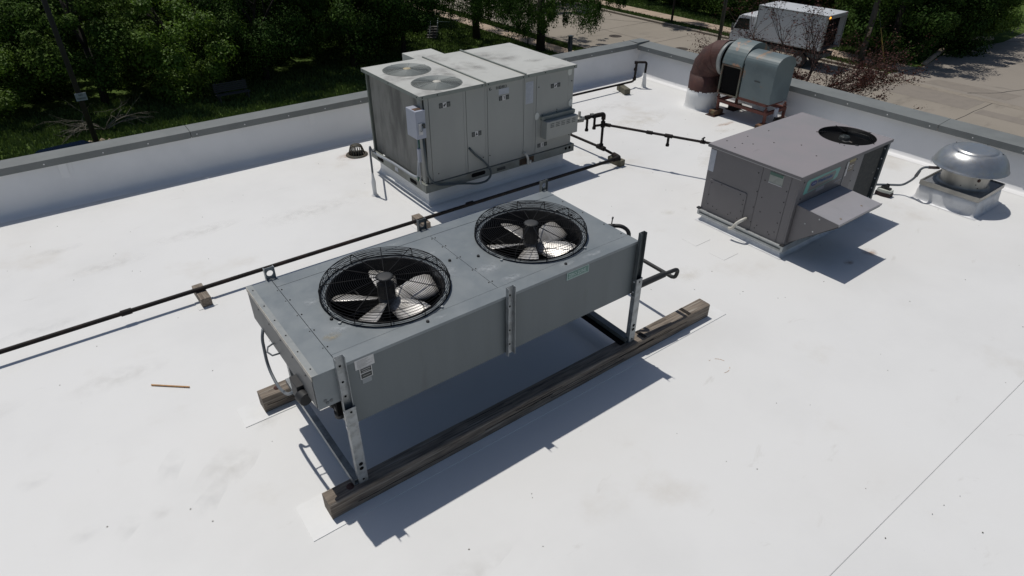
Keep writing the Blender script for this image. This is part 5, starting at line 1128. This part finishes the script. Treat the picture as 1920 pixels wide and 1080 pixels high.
for p in tips:
    for q_ in range(rnd.randint(0, 2) if p.z > G + 5.5 else rnd.randint(3, 8)):
        c0 = p + Vector((rnd.gauss(0, .05), rnd.gauss(0, .05), rnd.gauss(0, .05))); s_ = rnd.uniform(.014, .032)
        nrm = Vector((rnd.gauss(0, 1), rnd.gauss(0, 1), rnd.gauss(.4, .8))).normalized(); u, v = MB.frame(None, nrm)
        o = len(vs); vs += [c0 - u * s_, c0 + v * s_ * .6, c0 + u * s_, c0 - v * s_ * .6]; fs.append((o, o + 1, o + 2, o + 3))
me = bpy.data.meshes.new('leaves'); me.from_pydata([tuple(v) for v in vs], [], fs); me.materials.append(M_LEAFR)
o = bpy.data.objects.new('crown', me); COL.objects.link(o); o.parent = ra; o.matrix_parent_inverse = Matrix.Translation((-RX, -RY, -G))
# dead brush pile by the pole
db = empty('dead_bush', (1.9, 32.3, G), 'pale bare dead bush around the foot of the left pole', 'bush')
mb = MB(); rnd = random.Random(8)
for k in range(9):
    a = rnd.uniform(-.6, 3.9); limb(mb, Vector((2.0, 32.4, G + .1)), Vector((math.cos(a), -math.sin(a) * .6, rnd.uniform(.25, 1.1))).normalized(), rnd.uniform(.9, 1.5), .028, 2, rnd, .5, .0, None, 6, 3, .04)
mb.build('branches', M_TWIG, db)

# grass tufts on the verges and lawn
def tufts(name, region, n, seed, label, h=.12):
    rnd = random.Random(seed); vs, fs = [], []
    for i in range(n):
        x = rnd.uniform(region[0], region[1]); y = rnd.uniform(region[2], region[3]); a = rnd.uniform(0, PI); w = rnd.uniform(.03, .07); hh = h * rnd.uniform(.5, 1.4); dx, dy = math.cos(a) * w, math.sin(a) * w
        o = len(vs); vs += [(x - dx, y - dy, G + .005), (x + dx, y + dy, G + .005), (x + rnd.gauss(0, .04), y + rnd.gauss(0, .04), G + hh)]; fs.append((o, o + 1, o + 2))
    me = bpy.data.meshes.new(name); me.from_pydata(vs, [], fs); me.materials.append(pmat('grass_blade', (.095, .150, .030), (.07, .115, .026), scale=.8, rough=.7, coord='World', island=.35, trans=.25))
    o = bpy.data.objects.new(name, me); COL.objects.link(o); tag(o, label, 'grass', kind='stuff')
tufts('verge_grass', (39.3, 40.45, 17, 60), 22000, 1, 'short grass verge between the far kerb and sidewalk')
tufts('verge_grass', (42.15, 45.0, 17, 60), 24000, 2, 'grass strip between the far sidewalk and the trees')
tufts('verge_grass', (28.4, 29.1, 20, 62), 12000, 3, 'narrow grass verge along the near kerb')
tufts('lawn_grass', (14, 27.1, 26, 56), 60000, 4, 'lawn between the building and the near sidewalk')
tufts('lawn_grass', (-6, 14, 26, 37), 45000, 5, 'grass strip below the left parapet', .16)

# ------------------------------------------------------------------ street furniture
lp = empty('utility_pole', (1.47, 30.9, G), 'tall dark wooden pole at left carrying a small white sign', 'pole')
MB().tube([(1.47, 30.9, G), (1.47, 30.9, G + 9)], [.11, .085], 10).build('shaft', M_POLE, lp)
sg = empty('sign_board', (1.5, 30.78, -4.45), 'small white sign with dark lettering fixed on the left pole', 'sign')
B(1.31, 1.705, 30.765, 30.78, -4.60, -4.30).build('board', pmat('sign_white', (.40, .43, .45), rough=.5), sg)
text('lettering', 'NO', .10, (1.508, 30.762, -4.415), (PI / 2, 0, 0), M_LABK, sg, .9, .001, 0, 'CENTER'); text('lettering', 'PARKING', .085, (1.508, 30.762, -4.54), (PI / 2, 0, 0), M_LABK, sg, .85, .001, 0, 'CENTER')
for i, (x, y) in enumerate(((1.05, 30.75), (1.25, 31.15), (1.7, 31.1), (1.95, 30.8))):
    mb = MB(); mb.lathe((x, y, G), [(0, .14 + .03 * i), (.10, .12), (.15, .05), (.16, .0)], 8); o = mb.build('stone', M_STONE); tag(o, 'pale stone at the foot of the left pole, %s' % ['leftmost of the four', 'second from the left', 'third from the left', 'rightmost of the four'][i], 'stone', 'stones around the pole foot')
up = empty('utility_pole', (40.2, 18.95, G), 'thick grey wooden utility pole standing right of the truck', 'pole')
MB().tube([(40.2, 18.95, G), (40.2, 18.95, G + 10)], [.17, .13], 12).build('shaft', pmat('pole_grey', (.085, .08, .078), (.06, .057, .055), scale=5, stretch=(3, 3, .3), rough=.9), up)
B(40.0, 40.08, 18.75, 18.9, G + 1.6, G + 2.1).build('pole_plate', M_WALK, up)
gw = empty('guy_wire', (40.5, 17.5, G), 'thin guy wire in a yellow plastic guard right of the utility pole', 'guy wire')
gd = Vector((-.05, .42, 1.0)).normalized()
MB().tube([(40.5, 17.55, G), Vector((40.5, 17.55, G)) + gd * .3], .012, 5).build('anchor_rod', M_TRKD, gw)
MB().tube([Vector((40.5, 17.55, G)) + gd * .3, Vector((40.5, 17.55, G)) + gd * 2.3], .035, 6).build('guard', M_YEL, gw)
MB().tube([Vector((40.5, 17.55, G)) + gd * 2.3, Vector((40.5, 17.55, G)) + gd * 9], .008, 4).build('wire', M_TRKD, gw)
sp = empty('street_light_pole', (28.75, 20.85, G), 'dark painted street light pole in front of the truck cab', 'pole')
MB().tube([(28.75, 20.85, G), (28.75, 20.85, G + 9)], [.10, .07], 12).build('shaft', M_POLES, sp)
MB().cyl((28.75, 20.85, G), (28.75, 20.85, G + .12), .16, .14, 12).build('base', M_POLES, sp)
s2 = empty('sign_post', (27.1, 34.4, G), 'thin black post standing beside the forked street tree', 'post')
MB().tube([(27.1, 34.4, G), (27.1, 34.4, G + 3.2)], .035, 6).build('shaft', M_BLACK, s2)
s3 = empty('bollard', (27.95, 31.2, G), 'short slate blue post on the near verge below the drooping tree', 'bollard')
B(27.84, 28.06, 31.1, 31.3, G, G + .95).build('body', pmat('slate_post', (.05, .07, .085), rough=.6), s3, .02); B(27.81, 28.09, 31.07, 31.33, G + .951, G + 1.0).build('cap', pmat('slate_post', (.05, .07, .085), rough=.6), s3)
bn = empty('park_bench', (7.9, 33.5, G), 'grey slatted park bench under the dark trees beyond the left parapet', 'bench')
for i in range(5): B(7.1, 8.7, 33.66 + i * .012, 33.68 + i * .012, G + .50 + i * .085, G + .565 + i * .085).build('back_slat', M_BENCH, bn)
for i in range(4): B(7.1, 8.7, 33.22 + i * .10, 33.30 + i * .10, G + .42, G + .445).build('seat_slat', M_BENCH, bn)
for x in (7.2, 8.56): MB().box(x, x + .05, 33.2, 33.72, G + .38, G + .415).box(x, x + .05, 33.22, 33.27, G, G + .379).box(x, x + .05, 33.62, 33.66, G, G + .379).box(x, x + .05, 33.725, 33.755, G + .38, G + .95).build('frame', M_BENCH, bn)
hr = empty('handrail', (23.6, 42, G), 'dark green tube handrail around the sunken stairs near the sidewalk', 'railing')
for x, y in ((22.3, 41.0), (23.3, 42.0), (24.3, 41.4), (25.1, 40.6)): MB().tube([(x, y, G), (x, y, G + 1.15)], .03, 6).build('post', M_RAIL, hr)
for z in (1.15, .6): MB().tube([(22.3, 41.0, G + z), (23.3, 42.0, G + z), (24.3, 41.4, G + z), (25.1, 40.6, G + z)], .028, 6).build('rail', M_RAIL, hr)
sr = empty('stair_rail', (22.6, 39.5, G), 'pale metal stair rails rising from the grass beside the green handrail', 'railing')
for dx in (0, .55): MB().tube([(22.3 + dx, 38.9, G + .05), (22.4 + dx, 38.9, G + .75), (23.5 + dx, 40.6, G + 1.0), (23.5 + dx, 40.6, G)], .032, 6).build('rail', pmat('rail_pale2', (.22, .26, .27), rough=.4), sr)
st = empty('concrete_steps', (23.2, 39.9, G), 'small flight of worn concrete steps between the stair rails', 'steps')
for i in range(5): MB().obox((22.75 + i * .2, 39.3 + i * .3, G + .06 + i * .05), (.7, .30, .12 + i * .1), (0, 0, -.58)).build('step', pmat('old_step', (.10, .095, .085), rough=.9), st)

# ------------------------------------------------------------------ box truck
tk = bpy.data.objects.new('box_truck', None); COL.objects.link(tk); WL[tk.name] = Vector((0, 0, 0))
tag(tk, 'white box truck with its rear door open, parked along the far kerb', 'truck')
L_, hw, zb, zt_ = 4.28, 1.08, 1.10, 2.95
B(-hw, -hw + .04, 0, L_, zb, zt_).build('box_side', M_TRUCK, tk); B(hw - .04, hw, 0, L_, zb, zt_).build('box_side', M_TRUCK, tk)
B(-hw + .041, hw - .041, L_ - .04, L_, zb, zt_).build('box_front', M_TRUCK, tk); B(-hw, hw, .0, L_, zt_ + .001, zt_ + .035).build('box_roof', M_TRUCK, tk)
B(-hw + .041, hw - .041, 0, L_ - .041, zb, zb + .06).build('box_floor', M_TRKD, tk)
for x in (-hw - .012, hw - .06): B(x, x + .072, -.045, -.001, zb - .05, zt_ + .03).build('rear_post', M_ALUR, tk)
B(-hw + .061, hw - .061, -.045, -.001, zt_ - .16, zt_ + .03).build('rear_header', M_ALUR, tk)
B(-hw + .0405, hw - .0405, .3, .32, zb + .07, zt_ - .01).build('cargo_shade_sheet', M_DARK, tk)  # flat near-black sheet paints the shade inside the open box
for z in (zb - .01, zt_ - .04): B(-hw - .014, -hw - .001, 0, L_ + .01, z, z + .06).build('side_trim', M_ALUR, tk)
for y in (.0, L_ - .07): B(-hw - .013, -hw - .001, y, y + .07, zb + .051, zt_ - .041).build('side_trim', M_ALUR, tk)
for x in (-hw + .12,): MB().cyl((x, -.05, zt_ - .08), (x, -.075, zt_ - .08), .075, .07, 12).build('marker_lamp', M_AMBER, tk)
for x in (-.9, .85): B(x, x + .1, -.06, -.045, zt_ - .03, zt_ + .01).build('marker_lamp', M_REDL, tk)
B(-.75, .75, .1, 5.4, .60, .85).build('chassis', M_TRKD, tk)
# cab
ct = MB(); sec = [(4.42, 2.30), (4.42, .62), (5.95, .55), (5.98, 1.15), (5.82, 1.55), (5.52, 2.20), (5.30, 2.32)]
ct.prism([(y, z) for y, z in sec], -.98, .98, 'x'); ct.build('cab', M_TRUCK, tk, .05)
MB().prism([(4.72, 1.50), (5.74, 1.45), (5.50, 2.08), (4.78, 2.12)], -.993, -.984, 'x').build('side_window', M_TRKG, tk)
MB().prism([(4.72, 1.50), (5.74, 1.45), (5.50, 2.08), (4.78, 2.12)], .984, .993, 'x').build('side_window', M_TRKG, tk)
MB().add([(-.88, 5.855, 1.52), (.88, 5.855, 1.52), (.85, 5.56, 2.17), (-.85, 5.56, 2.17)], [(0, 1, 2, 3)]).build('windscreen', M_TRKG, tk)
MB().box(-.992, -.984, 4.70, 4.71, .75, 2.15).box(-.992, -.984, 5.76, 5.77, .9, 1.5).build('door_gap', M_TRKD, tk)
B(-1.0, -.984, 4.78, 4.9, 1.30, 1.35).build('door_handle', M_TRKD, tk)
MB().box(-1.22, -1.14, 5.70, 5.80, 1.35, 1.75).tube([(-.97, 5.75, 1.72), (-1.18, 5.75, 1.72)], .015, 5).build('mirror', M_TRKD, tk)
MB().box(-1.0, 1.0, 5.98, 6.06, .42, .68).build('bumper', M_TRUCK, tk, .02)
for x in (-.7, .7): B(x - .12, x + .12, 5.985, 6.0, .80, .98).build('headlight', M_ALUR, tk)
MB().cyl((-.5, 5.0, 2.34), (-.5, 5.0, 2.42), .05, .03, 8).build('roof_lamp', M_REDL, tk)
for y in (5.25, 1.15):
    for s_ in (-1, 1):
        w = MB().cyl((s_ * .82, y, .42), (s_ * 1.02, y, .42), .42, .42, 24).build('wheel', M_RUBB, tk, .03); MB().cyl((s_ * 1.025, y, .42), (s_ * .98, y, .42), .22, .20, 16).build('rim', M_ALUR, w)
MB().lathe((0, 0, 0), [(.50, -.99), (.50, -.9), (.46, -.9)], 24, axis='y').v
arch = MB(); P = [(5.25 + .50 * math.cos(a), .42 + .50 * math.sin(a)) for a in [PI * k / 14 for k in range(15)]] + [(5.25 + .44 * math.cos(a), .42 + .44 * math.sin(a)) for a in [PI - PI * k / 14 for k in range(15)]]
arch.prism(P, -1.03, -.99, 'x'); arch.build('wheel_arch', M_TRUCK, tk)
tk.location = (37.53, 19.64, G + .006); tk.rotation_euler = (0, 0, .06); WL[tk.name] = Vector((0, 0, 0))

# ------------------------------------------------------------------ dark car mostly hidden below the left parapet
cr_ = bpy.data.objects.new('parked_car', None); COL.objects.link(cr_); WL[cr_.name] = Vector((0, 0, 0)); tag(cr_, 'dark blue car glinting just over the left parapet', 'car')
prof = [(-2.15, .35), (-2.2, .75), (-1.95, .95), (-1.35, 1.0), (-.75, 1.40), (.65, 1.43), (1.25, 1.02), (2.05, .88), (2.2, .65), (2.15, .35)]
vs, fs = [], []
for y, ins in ((-.86, .0), (-.80, .10), (.80, .10), (.86, .0)):
    for x, z in prof: vs.append((x, y * (1 - (.16 if z > 1.1 else 0)), z if ins or z < .5 else z - .06))
m = len(prof)
for j in range(3):
    for i in range(m - 1): fs.append((j * m + i, j * m + i + 1, (j + 1) * m + i + 1, (j + 1) * m + i))
fs += [tuple(range(m)), tuple(3 * m + k for k in range(m - 1, -1, -1))]
MB().add(vs, fs, True).build('body', M_CARB, cr_)
for x0_, x1_ in ((-.65, -.05), (.02, .62)):
    for s_ in (-1, 1): MB().prism([(x0_ - .1, 1.03), (x1_ + .05, 1.03), (x1_, 1.33), (x0_, 1.33)], s_ * .80 - .02, s_ * .80 + .02, 'y').build('side_window', M_TRKG, cr_)
for x in (-1.35, 1.35):
    for s_ in (-1, 1):
        w = MB().cyl((x, s_ * .68, .32), (x, s_ * .88, .32), .32, .32, 22).build('wheel', M_RUBB, cr_, .02); MB().cyl((x, s_ * .885, .32), (x, s_ * .84, .32), .19, .17, 14).build('rim', M_ALUR, w)
for s_ in (-1, 1): B(2.15, 2.2, s_ * .6 - .15, s_ * .6 + .15, .62, .74).build('headlight', M_ALUR, cr_)
cr_.location = (.3, 26.6, G + .01); cr_.rotation_euler = (0, 0, .08)
